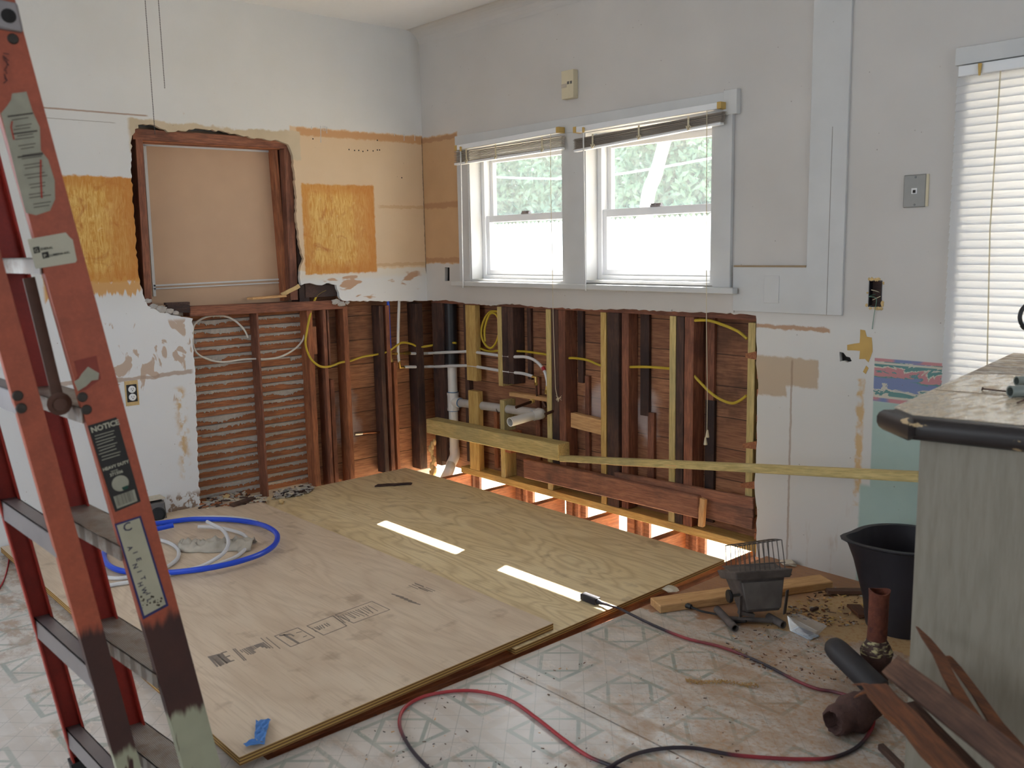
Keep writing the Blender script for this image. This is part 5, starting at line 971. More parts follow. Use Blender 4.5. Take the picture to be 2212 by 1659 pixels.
# bucket
bc = OZ(1948, 1352, 0); T = thing('bucket', 'black plastic bucket with pouring lip standing beside the counter', 'bucket', (bc.x, bc.y, 0))
m = MB(); n = 40; rb, rt, h = .118, .160, .315; vs = []
dirl = -X_
for (r, z, inn) in ((0, .001, 0), (rb, .001, 0), (rb+.004, .02, 0), ((rb+rt)/2, .16, 0), (rt-.006, h-.03, 0), (rt-.004, h-.012, 0), (rt+.012, h-.004, 0), (rt+.012, h, 0), (rt-.008, h, 1), (rt-.012, h-.03, 1), (rb-.004, .02, 1), (0, .012, 1)):
    for k in range(n):
        a = 2*math.pi*k/n; d = V((math.cos(a), math.sin(a), 0)); g = max(0, d.dot(dirl))**10; e_ = g*.060*max(0, (z-.17)/(h-.17)); vs.append(V((bc.x, bc.y, 0))+d*(r+(e_ if r > 0 else 0))+V((0, 0, z+(g*.012 if z > h-.05 else 0))))
m.add(vs, [(i*n+k, i*n+(k+1) % n, (i+1)*n+(k+1) % n, (i+1)*n+k) for i in range(11) for k in range(n)]); m.build('bucket_body', M['blkrub'], T, smooth='auto')
m = MB(); m.tube(catmull([V((bc.x, bc.y, h-.035))-Y_*(rt+.003)+X_*.01, V((bc.x, bc.y, h-.10))-Y_*(rt+.010)+X_*.07, V((bc.x, bc.y, h-.12))-Y_*(rt*.7)+X_*(rt*.8), V((bc.x, bc.y, h-.05))+X_*(rt+.012)+Y_*.02], 6), .0022, 6); m.build('bucket_handle', M['steel'], T)
# rusty upright pipe in its hub
def rust(name, a, b, c):
    n = NT(name); p = n.wp(); k = n.noise(p, 26, 6, .7); col = n.mix(n.ramp(k, [(.3, 0.), (.7, 1.)]), a, b); col = n.mix(n.ramp(n.noise(p, 11, 4), [(.58, 0.), (.66, 1.)]), col, c); n.bump(k, .7, .01); return n.out(col, .85)
M['rust'] = rust('rusty_iron', srgb(128, 70, 50), srgb(88, 46, 38), srgb(62, 36, 36)); M['rust2'] = rust('crusted_iron', srgb(106, 76, 68), srgb(68, 46, 44), srgb(124, 96, 84))
pb = OZ(1890, 1470, 0); d_ = (pb-CP).dot(FW); s_ = d_/FPX
T = thing('rusty_pipe', 'rusty old iron pipe standing upright in a hub in front of the bucket', 'pipe', (pb.x, pb.y, 0))
def PD(px, py): 
    r_ = ray(px, py); n_ = V((FW.x, FW.y, 0)).normalized(); return CP+r_*((pb-CP).dot(n_)/r_.dot(n_))
zt_ = PD(1900, 1276).z; zm_ = PD(1892, 1398).z; px0 = PD(1892, 1420)
m = MB(); prof = [(.029, zm_), (.0285, zm_+.06), (.029, zt_-.02), (.0315, zt_), (.0275, zt_), (.026, zt_-.03), (.026, zm_)]; tp_ = PD(1900, 1276); vs = []; n = 22
for (r, z) in prof:
    f = (z-zm_)/(zt_-zm_); cx = V((px0.x, px0.y, 0)).lerp(V((tp_.x, tp_.y, 0)), f)
    for k in range(n): a = 6.2832*k/n; vs.append(cx+V((math.cos(a)*r*(1+.03*math.sin(a*3+z*40)), math.sin(a)*r, z+(.004*math.sin(a*2) if z >= zt_-.001 else 0))))
m.add(vs, [(i*n+k, i*n+(k+1) % n, (i+1)*n+(k+1) % n, (i+1)*n+k) for i in range(6) for k in range(n)]); m.build('upright_pipe', M['rust'], T, smooth='auto')
m = MB(); 
def rough(m, c, prof, n, amp):
    vs = []
    for (r, z) in prof:
        for k in range(n): a = 6.2832*k/n; q = V((math.cos(a), math.sin(a), 0)); rr = r*(1+amp*mnoise.noise(V((q.x*2, q.y*2, z*30)))); vs.append(V(c)+q*rr+V((0, 0, z)))
    m.add(vs, [(i*n+k, i*n+(k+1) % n, (i+1)*n+(k+1) % n, (i+1)*n+k) for i in range(len(prof)-1) for k in range(n)])
rough(m, (px0.x, px0.y, 0), [(0, .002), (.036, .002), (.040, .03), (.036, zm_-.055), (.040, zm_-.045), (.043, zm_-.02), (.041, zm_-.012), (.034, zm_+.014), (.029, zm_+.022), (0, zm_+.022)], 26, .12); m.build('pipe_hub', M['rust2'], T, smooth='auto')
m = MB(); rough(m, (px0.x, px0.y, 0), [(.043, zm_-.016), (.0455, zm_-.008), (.040, zm_+.006), (.032, zm_+.022), (.029, zm_+.026)], 30, .22)
def crust():
    n = NT('flaking_joint_compound'); p = n.wp(); k = n.ramp(n.noise(n.map(p, (20, 20, 60)), 2.2, 4), [(.50, 0.), (.62, 1.)]); n.bump(k, .6, .004); return n.out(n.mix(k, srgb(84, 64, 60), srgb(196, 184, 140)), .9)
m.build('joint_compound', crust(), T, label='flaking cream joint compound')
# black round-ended cylinder leaning over
A, B = OD(1806, 1402, d_-.02), OD(1900, 1492, d_-.14); ax = (B-A).normalized(); m = MB(); m.tube([A-ax*.034, A-ax*.030, A-ax*.020, A-ax*.006, A+ax*.012, A.lerp(B, .5), B-ax*.004, B], [.004, .016, .0275, .033, .0355, .0365, .037, .035], 24)
m.build('black_cylinder', plain('matt_black_rubber', srgb(62, 58, 60), .6, var=.2, sc=10), smooth='auto', label='matt black round-ended cylinder leaning against the rusty pipe hub', cat='cylinder')
# broken pipe fitting on the floor
A, B = OZ(1800, 1560, .045), OZ(1900, 1512, .055); ax = (B-A).normalized(); m = MB(); n = 26; x_, y_, z_ = frame(ax); vs = []; prof = [(0, .05, .014), (.03, .045, .022), (.030, 0, .030), (.037, -.012, .034), (.039, .0, .0), (.038, .02, .041), (.048, .06, .048), (.050, .09, .050), (.044, .12, .046), (.036, .16, .042), (.030, .185, .036), (0, .19, .02)]
stations = [(-.0, .022), (-.004, .031), (.002, .037), (.020, .040), (.045, .040), (.055, .047), (.080, .052), (.105, .050), (.12, .043), (.150, .040), (.175, .034), (.19, .005)]
ins = [(.05, .008), (.03, .026), (.0, .029)]
for (t_, r) in ins+stations[1:]:
    for k in range(n):
        a = 6.2832*k/n; rr = r*(1+.13*mnoise.noise(V((math.cos(a)*2, math.sin(a)*2, t_*30)))); off = .012*mnoise.noise(V((math.cos(a)*3, math.sin(a)*3, 3))) if t_ < .01 else 0
        P_ = A+ax*(t_+off)+(y_*math.cos(a)+z_*math.sin(a))*rr; P_.z = max(.002, P_.z); vs.append(P_)
nr = len(ins)+len(stations)-1; m.add(vs, [(i*n+k, i*n+(k+1) % n, (i+1)*n+(k+1) % n, (i+1)*n+k) for i in range(nr-1) for k in range(n)])
m.build('broken_pipe_fitting', M['rust2'], smooth='auto', label='broken crusted pipe fitting lying open-mouthed on the floor', cat='pipe fitting')
# ------------------------------------------------------------------ counter
ZC = .945
L1, L2, L3, L4 = OZ(1931, 880, ZC), OZ(1971, 896, ZC), OZ(2212, 919, ZC), OZ(2212, 755, ZC)
fd = (L3-L2).normalized(); fd = V((fd.x, fd.y*.8, 0)).normalized(); ld = (L4-L1).normalized(); L3x = L2+(L3-L2).normalized()*1.0; L4x = L1+ld*1.30; L4x.y = min(L4x.y, -.04)
R4 = V((L3x.x+ld.x*1.3, L4x.y, ZC))
out2 = V((-fd.y, fd.x, 0))*-1; o1 = OZ(1894, 902, .922); o2 = OZ(1962, 930, .922); 
T = thing('kitchen_counter', 'grey cabinet with worn laminate top and rounded black edge at the right', 'counter', (L2.x+.4, L2.y+.4, 0))
m = MB(); fo = out2*.036; c1_, c2_ = L2+fo+V((-.002, 0, 0)), L3x+fo
def rim(name, poly, prof, mat, parent):
    P_ = [V((p.x, p.y, 0)) for p in poly]; n_ = len(P_); ar = sum(P_[i].x*P_[(i+1) % n_].y-P_[(i+1) % n_].x*P_[i].y for i in range(n_)); P_ = P_ if ar > 0 else P_[::-1]; vs = []
    for ins, z in prof:
        for i in range(n_):
            a, b, c = P_[i-1], P_[i], P_[(i+1) % n_]; n1 = V((-(b-a).y, (b-a).x, 0)).normalized(); n2 = V((-(c-b).y, (c-b).x, 0)).normalized(); bi = (n1+n2).normalized(); q = b+bi*(ins/max(.5, bi.dot(n1))); vs.append(V((q.x, q.y, z)))
    m = MB(); m.add(vs, [(k*n_+i, k*n_+(i+1) % n_, (k+1)*n_+(i+1) % n_, (k+1)*n_+i) for k in range(len(prof)-1) for i in range(n_)]+[tuple(range(n_))[::-1], tuple((len(prof)-1)*n_+i for i in range(n_))])
    return m.build(name, mat, parent, smooth='auto')
rim('black_edge', (o1, o2, c1_+fd*.02, c2_, R4, L4x, L1.lerp(o1, .25)), [(.022, .893), (.010, .896), (.003, .903), (0, .912), (0, .926), (.003, .935), (.010, .942), (.022, .9442)], None, T)
def edgem():
    n = NT('chipped_black_edge'); p = n.wp(); k = n.ramp(n.noise(n.map(p, (3, 3, 9)), 6, 4), [(.66, 0.), (.68, 1.)]); return n.out(n.mix(k, srgb(44, 38, 38), srgb(196, 170, 130)), .42)
eo = bpy.data.objects['black_edge']; eo.data.materials.append(edgem())
def lam():
    n = NT('worn_cream_laminate'); p = n.wp(); X = n.xyz(p); k = n.noise(n.map(p, (5, 3, 1)), 2.5, 5, .6); col = n.mix(n.ramp(k, [(.35, 0.), (.7, 1.)]), srgb(214, 200, 176), srgb(200, 182, 154)); k2 = n.noise(n.map(p, (16, 5, 1)), 3, 5, .7); col = n.mix(n.math('MULTIPLY', n.ramp(k2, [(.56, 0.), (.7, 1.)]), .6), col, srgb(176, 144, 108))
    return n.out(col, n.mix(n.ramp(k2, [(.45, 0.), (.58, 1.)]), (.12, .12, .12), (.5, .5, .5)), spec=.6)
lamm = lam(); zl_ = OZ(2075, 808, ZC); s1 = L1.lerp(L4x, (zl_-L1).length/(L4x-L1).length*.98)
m = MB(); fr_ = [L1, L2, L3x, V((R4.x, s1.y+.12, ZC)), OZ(2212, 812, ZC), OZ(2150, 809, ZC), s1]; fr_[2].z = ZC
m.prism([V((p.x, p.y, .9445)) for p in fr_], (0, 0, 1), 0, .0012); m.build('laminate_top', lamm, T)
m = MB(); m.prism([V((p.x, p.y, .9442)) for p in (s1, V((R4.x, s1.y+.10, ZC)), R4, L4x)], (0, 0, 1), 0, .0009)
def torn():
    n = NT('bare_counter_board'); p = n.wp(); q = n.map(p, (3, 20, 1)); k = n.noise(q, 2.4, 6, .7, 1.); col = n.mix(n.ramp(k, [(.4, 0.), (.62, 1.)]), srgb(172, 152, 126), srgb(96, 84, 76)); k2 = n.ramp(n.noise(n.map(p, (5, 12, 1)), 3, 5, .7), [(.52, 0.), (.58, 1.)]); n.bump(k, .8, .01); return n.out(n.mix(k2, col, srgb(200, 196, 190)), .5)
m.build('bare_top', torn(), T, label='bare grey board where the laminate is torn off')
m = MB(); A, B = OZ(2022, 842, ZC+.0013), OZ(2212, 857, ZC+.0013); m.bar(A, A+(B-A)*1.6, .0025, .0006); m.build('laminate_seam', plain('dark_seam', srgb(130, 100, 72), .8), T)
def panel():
    n = NT('grey_wood_panel'); p = n.wp(); k = n.noise(n.map(p, (26, 26, 3)), 3, 5, .6); col = n.mix(n.ramp(k, [(.4, 0.), (.66, 1.)]), srgb(146, 139, 126), srgb(134, 127, 114)); k2 = n.ramp(n.noise(p, 5, 4), [(.6, 0.), (.72, 1.)]); col = n.mix(n.math('MULTIPLY', k2, .4), col, srgb(150, 120, 74)); return n.out(col, .6)
cc = OZ(1982, 945, .90); c0 = V((cc.x, cc.y, 0)); c0 = c0+V((0, .012, 0)); e1 = c0+fd*1.0; e2 = V((e1.x+ld.x*1.2, -.05, 0)); e3 = c0+ld*1.2; e3.y = min(e3.y, -.05); e3 = V((e3.x+.05, e3.y, 0))
m = MB(); m.prism([V((p.x, p.y, .0)) for p in (c0, e1, e2, e3)], (0, 0, 1), .0, .900); m.build('cabinet_body', panel(), T, bev=.002)
# things on the counter
A = OZ(2182, 846, ZC+.016); gt = plain('grey_plastic_tube', srgb(128, 136, 132), .5, var=.1)
m = MB(); m.ring(A, A+X_*.22+V((.0, .0, .0)), .0145, .011, 16); m.build('grey_tube', gt, smooth='auto', label='nearer grey tube lying on the counter at the right edge of the view', cat='tube')
A2 = OZ(2196, 823, ZC+.013); m = MB(); m.ring(A2, A2+X_*.22, .0125, .0095, 16); m.build('grey_tube', gt, smooth='auto', label='farther grey tube lying on the counter behind the nearer one', cat='tube')
def nail(p, q, lb):
    A, B = OZ(*p, ZC+.005), OZ(*q, ZC+.004); d = (B-A).normalized(); T = thing('nail', lb, 'nail', tuple(A)); m = MB(); m.tube([A, B], .0022, 8); m.build('nail_shank', M['debris'], T); m = MB(); m.tube([A, A-d*.0015], .0048, 10); m.build('nail_head', M['debris'], T)
nail((2123, 840), (2178, 846), 'rusty nail pointing at the nearer grey tube on the counter'); nail((2230, 856), (2198, 870), 'rusty nail lying in front of the grey tubes on the counter')
c = OD(2232, 683, 2.75); m = MB(); pts = [c+X_*(-math.cos(a)*.044)+V((0, 0, math.sin(a)*.042)) for a in [k*.42 for k in range(-2, 14)]]; pts += [c+X_*.09+V((0, 0, -.06)), V((c.x, c.y, 0))+X_*.12+V((0, 0, ZC+.01)), V((c.x, c.y, 0))+X_*.16+V((0, 0, ZC+.008))]
m.tube(catmull(pts, 4), .0062, 8); m.build('black_cable_loop', M['blk'], smooth='auto', label='loop of shiny black cable rising from the counter against the bright blind', cat='cable')
# ------------------------------------------------------------------ broken lumber in the near right corner
yp = c0.y
def FP(px, py, dy): return OY(px, py, yp-dy)
def stick(name, p, q, dp, dq, w_, t_, mat, label, **k):
    A, B = FP(*p, dp), FP(*q, dq); return board(name, A, B, w_, t_, tuple(-FW.cross(B-A).cross(FW)) if False else tuple(-FW), M[mat], label=label, cat='broken lumber', **k)
stick('splintered_plank', (1925, 1437), (2260, 1700), .10, .42, .052, .022, 'debris', 'wide grey-brown broken plank slanting across the cabinet front', jag=.012, warp=.0015)
stick('splintered_plank', (1893, 1489), (2150, 1760), .20, .45, .042, .03, 'debris_or', 'orange split plank with long splinters in front of the cabinet corner', jag=.018, warp=.003)
o = bpy.data.objects['splintered_plank.001']
A = FP(1900, 1492, .20)
for (q, lb) in (((1842, 1479), 0), ((1845, 1507), 1)):
    m = MB(); B = FP(*q, .16); m.tube(catmull([A+V((.01, 0, 0)), A.lerp(B, .5)+V((0, 0, .006)), B], 4), [.0055, .0052, .005, .0046, .004, .003, .0025, .002, .001], 6); m.build('splinter', M['debris_or'], o)
stick('splintered_plank', (1955, 1530), (2120, 1700), .14, .30, .050, .018, 'debris', 'dark broken plank behind the orange split plank', jag=.02, warp=.002)
def sliver(name, pts, dp, label, mat='debris_or'):
    l = [FP(px, py, dp[0]+(dp[1]-dp[0])*i/(len(pts)-1)) for i, (px, py, _) in enumerate(pts)]; m = MB(); vs = []
    d = (l[-1]-l[0]).normalized(); side = FW.cross(d).normalized(); s_ = (l[0]-CP).dot(FW)/FPX
    for P_, (_, _, w_) in zip(l, pts):
        h = w_*s_/2; vs += [P_-side*h-FW*.005, P_+side*h-FW*.005, P_+side*h+FW*.005, P_-side*h+FW*.005]
    n_ = len(l); m.add(vs, [(i*4+k, i*4+(k+1) % 4, (i+1)*4+(k+1) % 4, (i+1)*4+k) for i in range(n_-1) for k in range(4)]+[(3, 2, 1, 0), (n_*4-4, n_*4-3, n_*4-2, n_*4-1)]); return m.build(name, M[mat], label=label, cat='broken lumber')
sliver('wood_sliver', [(1981, 1354, 3), (2000, 1378, 16), (2028, 1415, 22), (2050, 1462, 24), (2080, 1515, 26), (2120, 1575, 30), (2160, 1640, 34), (2200, 1700, 36)], (.05, .30), 'long pointed splinter leaning on the cabinet, left of its pair')
sliver('wood_sliver', [(2049, 1418, 10), (2065, 1440, 18), (2110, 1500, 20), (2150, 1560, 26), (2190, 1610, 34), (2240, 1680, 36)], (.05, .26), 'long blunt splinter leaning on the cabinet, right of its pair')
sliver('wood_sliver', [(2124, 1575, 26), (2160, 1600, 44), (2215, 1660, 50), (2250, 1700, 52)], (.10, .2), 'dark torn board scrap low at the right edge before the cabinet', 'debris')
A, B = OZ(1903, 1613, .02), OZ(1990, 1700, .03); board('wood_stick', A, B, .018, .016, (0, 0, 1), M['debris'], label='dark stick on the floor at the bottom below the broken planks', cat='stick', jag=.006)
# smaller scraps on the floor
A, B = OZ(1781, 1277, .012), OZ(1875, 1277, .012); board('wood_scrap', A, B, .035, .014, (0, 0, 1), M['debris'], label='dark red wood scrap lying against the bucket', cat='scrap', jag=.01, warp=.002)
A, B = OZ(1842, 1307, .010), OZ(1868, 1332, .010); board('wood_scrap', A, B, .045, .012, (0, 0, 1), M['debris_or'], label='orange wood scrap on the floor in front of the bucket', cat='scrap', jag=.008, warp=.002)
A, B = OZ(1752, 1318, .008), OZ(1766, 1313, .008); board('wood_scrap', A, B, .012, .010, (0, 0, 1), M['dark'], label='tiny black scrap behind the clear container', cat='scrap', jag=.002)
c = OZ(1703, 1216, .012); m = MB(); m.ico(c, .024, 2, (1.5, .8, .5), .25); m.build('plaster_chunk', M['chunk'], label='white plaster chunk on the floor at the foot of the right wall', cat='plaster chunk')
c = OZ(1448, 1272, .010); m = MB(); m.ico(c, .024, 2, (1.3, 1.0, .4), .3); m.build('plaster_chunk', M['chunk'], label='pale chunk on the torn vinyl edge beside the rear plywood', cat='plaster chunk')
def flr(pts): f = tri_region(pts); return f
chips('floor_debris', flr([(1700, 1300), (1790, 1262), (1870, 1275), (1870, 1340), (1800, 1345), (1700, 1320)]), 260, ['debris', 'debris_or', 'pine_pale', 'key', 'pine'], (.004, .020), .0, 'wood crumbs scattered over the floor between work light and bucket', 'debris')
chips('floor_debris', flr([(1560, 1370), (1700, 1330), (1850, 1400), (1860, 1470), (1700, 1460), (1600, 1410)]), 260, ['debris', 'debris_or', 'pine_pale', 'key'], (.003, .011), .0, 'fine sawdust and crumbs on the vinyl before the work light', 'debris')
chips('floor_debris', flr([(700, 1560), (1050, 1480), (1350, 1400), (1700, 1590), (1500, 1659), (760, 1640)]), 110, ['debris', 'debris_or', 'pine_pale', 'dark'], (.003, .010), .0, 'few loose crumbs on the patterned vinyl in the foreground', 'debris')
def sawpile(): 
    i = random.random(); s_ = random.gauss(0, 1); return OZ(1482+i*155+s_*2, 1472+i*9+math.sin(i*9)*2+s_*2.2, .001)
chips('sawdust_line', sawpile, 420, ['pine', 'pine_pale'], (.002, .006), .0, 'thin ridge of sawdust on the vinyl right of the cord', 'sawdust')
# ================================================================== LADDER
s = V((-.996, .066, 0)).normalized(); P0 = V((2.52, -2.70, .995)); wd = V((.066, .996, 0))
P1 = P0+s*.42
M['lad'] = ladder_mat('orange_fibreglass', srgb(174, 84, 56)); zS = OP(370, 1340, P0, s).z; zP = OP(430, 1530, P0, s).z; M['lad1'] = ladder_mat('orange_fibreglass_sooty', srgb(174, 84, 56), zS, zP)
M['lad2'] = ladder_mat('orange_fibreglass_sooty_rear', srgb(174, 84, 56), OP(200, 1372, P0, s).z, OP(270, 1625, P0, s).z); M['ladr'] = ladder_mat('shade_red_fibreglass', srgb(160, 40, 24))  # far rails' deeper red puts the shade of their inner faces into the colour
T = thing('step_ladder', 'tall orange fibreglass step ladder folded and leaning at the left of the view', 'ladder', (P0.x-.1, P0.y+.2, 0))
def rail(name, p, q, width, pl, inn, mat, ext_top=0, label=None):
    A, B = OP(*p, pl, s), OP(*q, pl, s); d = (B-A).normalized(); A = A-d*ext_top; A = A+d*((A.z-1.68)/-d.z) if name == 'rear_rail' else A; B = B+d*((B.z-.012)/-d.z); w2 = s.cross(d).normalized(); w2 = w2 if w2.dot(wd) > 0 else -w2
    m = MB(); t = .005; f = .030; hw = width/2; prof = [(-hw, 0), (hw, 0), (hw, f), (hw-t, f), (hw-t, t), (-hw+t, t), (-hw+t, f), (-hw, f)]
    vs = []
    for P_ in (A, B):
        for (a, b) in prof: vs.append(P_+w2*a+s*b*inn)
    fs = [(i, (i+1) % 8, 8+(i+1) % 8, 8+i) for i in range(8)]+[(0, 1, 4, 5), (1, 2, 3, 4), (0, 5, 6, 7), (13, 12, 9, 8), (12, 11, 10, 9), (15, 14, 13, 8)]
    m.add(vs, fs); o = m.build(name, M[mat], T, bev=.0012, label=label); m = MB(); m.bar(B+d*-.05+s*.012*inn, B+d*.012+s*.012*inn, width+.012, .04, tuple(s)); m.build('rail_foot', M['blk'], o); return o, A, B, d, w2
r1 = rail('front_rail', (3, 75), (438, 1659), .079, P0, 1, 'lad1', .09)
r2 = rail('rear_rail', (17, 712), (279, 1659), .047, P0+s*.004, 1, 'lad2', .78)
r3 = rail('front_rail', (24, 603), (279, 1585), .076, P1, -1, 'ladr', .55)
r4 = rail('rear_rail', (26, 1111), (181, 1659), .046, P1, -1, 'ladr', 1.2)
def treadmat():
    n = NT('ribbed_aluminium'); p = n.wp(); y = n.xyz(p)[1]; k = n.math('FRACT', n.math('MULTIPLY', y, 1/.0042)); g = n.step(n.math('ABSOLUTE', n.math('SUBTRACT', k, .5)), .15, .3); n.bump(g, .6, .003)
    d = n.noise(p, 30, 5, .7); col = n.mix(g, srgb(120, 108, 98), srgb(168, 160, 152)); col = n.mix(n.ramp(d, [(.45, 0.), (.7, 1.)]), col, srgb(132, 112, 96)); return n.out(col, .5, .35)
M['tread'] = treadmat()
def at_z(r, z): _, A, B, d, w2 = r; return A+d*((z-A.z)/d.z)
zA = OP(168, 1091, P1, s).z; zs = [zA-.305*k for k in range(-3, 4)]
for z in zs:
    if z < .06: continue
    a, b = at_z(r1, z)+s*.006, at_z(r3, z)-s*.006
    if z > 1.62: continue
    w2 = wd; m = MB(); h = .042
    m.hexa([a-w2*h+V((0, 0, -.003)), a+w2*h+V((0, 0, -.003)), b+w2*h+V((0, 0, -.003)), b-w2*h+V((0, 0, -.003)), a-w2*h, a+w2*h, b+w2*h, b-w2*h])
    for q in (-1, 1):
        e = w2*(h-.0015)*q; e2 = w2*.0015; m.hexa([a+e-e2+V((0, 0, -.032)), a+e+e2+V((0, 0, -.032)), b+e+e2+V((0, 0, -.032)), b+e-e2+V((0, 0, -.032)), a+e-e2, a+e+e2, b+e+e2, b+e-e2])
    m.build('ladder_step', M['tread'], T)
def dz(px, py): return OP(px, py, P1, s).z
zB = OP(104, 1165, P0, s).z
for z in [zB-.305*k for k in range(-2, 4)]:
    if z < .06: continue
    a, b = at_z(r2, z)+s*.006, at_z(r4, z)-s*.006; m = MB(); h = .018
    for (y0_, y1_, q0, q1) in ((-h, h, -.003, 0), (-h, -h+.003, -.045, 0), (h-.003, h, -.028, 0)):
        m.hexa([a+wd*y0_+V((0, 0, q0)), a+wd*y1_+V((0, 0, q0)), b+wd*y1_+V((0, 0, q0)), b+wd*y0_+V((0, 0, q0)), a+wd*y0_+V((0, 0, q1)), a+wd*y1_+V((0, 0, q1)), b+wd*y1_+V((0, 0, q1)), b+wd*y0_+V((0, 0, q1))])
    m.build('rear_brace', M['alu'], T)
def NP(px, py, off=.001): return OP(px, py, P0-s*off, s)
def decal(name, l, mat, parent, th=.0006, off=.0004, label=None):
    m = MB(); m.prism([NP(px, py, off) for px, py in l], tuple(-s), 0, th); return m.build(name, mat, parent, label=label)
def disc(px, py, r, parent, name='rivet', th=.004, mat='steel', pl=None):
    c = OP(px, py, (P0-s*.0005) if pl is None else pl, s); m = MB(); m.lathe(c, [(r, 0), (r*.8, th*.8), (0, th)], 14, ax=tuple(-s)); return m.build(name, M[mat], parent, smooth='auto')
M['dkrivet'] = plain('dark_rivet', srgb(66, 58, 52), .6, .4)
for (px, py) in ((178, 858), (187, 885)): disc(px, py, .0105, r1[0], mat='dkrivet')
for (px, py) in ((38, 855), (46, 882)): disc(px, py, .0105, r2[0], mat='dkrivet')
disc(28, 84, .010, r1[0], mat='dkrivet')
# top cap and spreader
capc = NP(8, 30, .010); m = MB(); l = [NP(-90, -20, .009), NP(38, 6, .009), NP(51, 62, .009), NP(50, 70, .009), NP(2, 62, .009), NP(-110, 30, .009)]; m.prism(l, tuple(s), 0, .44); m.build('top_cap', M['alu'], T, bev=.004)
disc(19, 34, .013, T, 'cap_hole', .002, 'hole', P0-s*.0105)
A, B = OP(62, 600, P0+s*.06, s), OP(128, 872, P0+s*.06, s); m = MB(); m.bar(A, B, .006, .022, (0, 1, 0)); sp = m.build('spreader_arm', plain('brown_steel', srgb(110, 78, 62), .6, .1, var=.3), T); m = MB(); m.lathe(B, [(.024, 0), (.024, .004), (.014, .006), (.013, .012), (0, .012)], 16, ax=tuple(-s)); m.build('spreader_bolt', plain('brown_bolt', srgb(120, 84, 68), .6, .1, var=.3), sp, smooth='auto')
# labels
lab1 = plain('worn_paper_label', srgb(176, 172, 154), .8, var=.2, sc=30); ink = plain('label_ink', srgb(74, 66, 60), .8)
d1 = decal('instruction_label', [(26, 202), (57, 198), (70, 240), (86, 275), (88, 325), (104, 345), (118, 390), (119, 430), (108, 455), (78, 465), (56, 460), (40, 400), (24, 335), (2, 245), (16, 228), (24, 215)], lab1, r1[0], label='long torn paper instruction label')
u_ = -r1[3]; v_ = r1[4]
m = MB()
def lineon(p, q, w_=.0012): A, B = NP(*p, .0012), NP(*q, .0012); m.bar(A, B, w_, .0003, tuple(s))
def rowline(y, f0, f1, w_=.0012, x0=lambda y: 12+(y-240)*.245, x1=lambda y: 70+(y-240)*.245): a = x0(y); b = x1(y); sl = -.13; lineon((a+(b-a)*f0, y+6+sl*(b-a)*f0*.5), (a+(b-a)*f1, y+6+sl*(b-a)*f1*1.), w_)
for y in (246, 284, 334): rowline(y, .05, 1., .0028)
for y in range(254, 450, 7):
    if y % 3: rowline(y, random.uniform(.1, .25), random.uniform(.7, 1.), .0014)
m.build('label_print', ink, d1)
m = MB(); m.tube([NP(26, 262, .0016), NP(24, 275, .0016), NP(30, 302, .0016)], .0014, 5); m.build('red_paint_drip', plain('red_scrawl', srgb(170, 60, 40), .6), d1); m = MB(); m.tube([NP(88, 345, .0016), NP(88, 380, .0016), NP(90, 428, .0016)], .0016, 5); m.build('red_paint_drip', plain('red_scrawl', srgb(170, 60, 40), .6), d1)
d2 = decal('company_sticker', [(59, 517), (142, 502), (150, 512), (157, 518), (166, 562), (163, 567), (77, 581)], plain('cream_sticker', srgb(196, 190, 170), .7, var=.08), r1[0], label='cream rectangular company sticker')
xd_ = (NP(163, 520)-NP(62, 536)).normalized(); yd_ = V((0, 0, 1)); yd_ = (yd_-xd_*yd_.dot(xd_)).normalized()
dk = plain('sticker_black', srgb(40, 36, 30), .7); crm = plain('sticker_cream', srgb(206, 198, 178), .7)
def TX(s_, px, py, size, mat, parent, bold=0, off=.0014, xd=None, yd=None, name='lettering'): return text(name, s_, mat, parent, NP(px, py, off), xd or xd_, yd or yd_, size, .0002, bold)
decal('logo_square', [(71, 535), (84, 532), (87, 545), (74, 548)], dk, d2, off=.0011); decal('logo_square', [(90, 546), (104, 543), (107, 556), (93, 559)], dk, d2, off=.0011)
TX('G', 75, 545, .010, crm, d2, off=.0019); TX('P', 95, 557, .010, crm, d2, off=.0019); TX('ENERAL', 88, 541, .0065, dk, d2, .0001); TX('LUMBING INC.', 108, 554, .0058, dk, d2, .0001)
d3 = decal('peeled_sticker', [(160, 780), (208, 768), (218, 818), (186, 842), (170, 846), (160, 824), (168, 812)], plain('bare_patch', srgb(150, 58, 40), .6, var=.2, sc=40), r1[0], label='dark red square left by a peeled sticker')
decal('sticker_remnant', [(176, 808), (190, 792), (200, 798), (214, 806), (212, 820), (198, 822), (186, 834), (176, 840), (168, 845), (160, 824), (170, 818)], lab1, r1[0], off=.0012)
# NOTICE label
wl2 = plain('label_white_print', srgb(196, 190, 170), .8, var=.15, sc=60); bk = plain('black_label', srgb(36, 30, 26), .6, var=.2, sc=40)
d4 = decal('notice_label', [(189, 920), (251, 901), (256, 915), (304, 1083), (249, 1106), (240, 1080)], bk, r1[0], label='black NOTICE label with white print')
xn = (NP(251, 901)-NP(189, 920)).normalized(); yn = (NP(189, 920)-NP(249, 1106)).normalized(); yn = (yn-xn*yn.dot(xn)).normalized()
TX('NOTICE', 198, 935, .0155, wl2, d4, .0005, xd=xn, yd=yn); TX('HEAVY DUTY', 223, 1018, .0088, wl2, d4, .0003, xd=xn, yd=yn); TX('MODEL', 240, 1021, .0045, wl2, d4, xd=xn, yd=yn); TX('371506', 238, 1030, .0090, wl2, d4, .0002, xd=xn, yd=yn)
m = MB()
for k in range(9):
    y = 943+k*6.5; x0_ = 201+k*1.9; f0 = random.uniform(0, 6); lineon((x0_+f0, y-f0*.25), (x0_+random.uniform(36, 48), y-13), .0011)
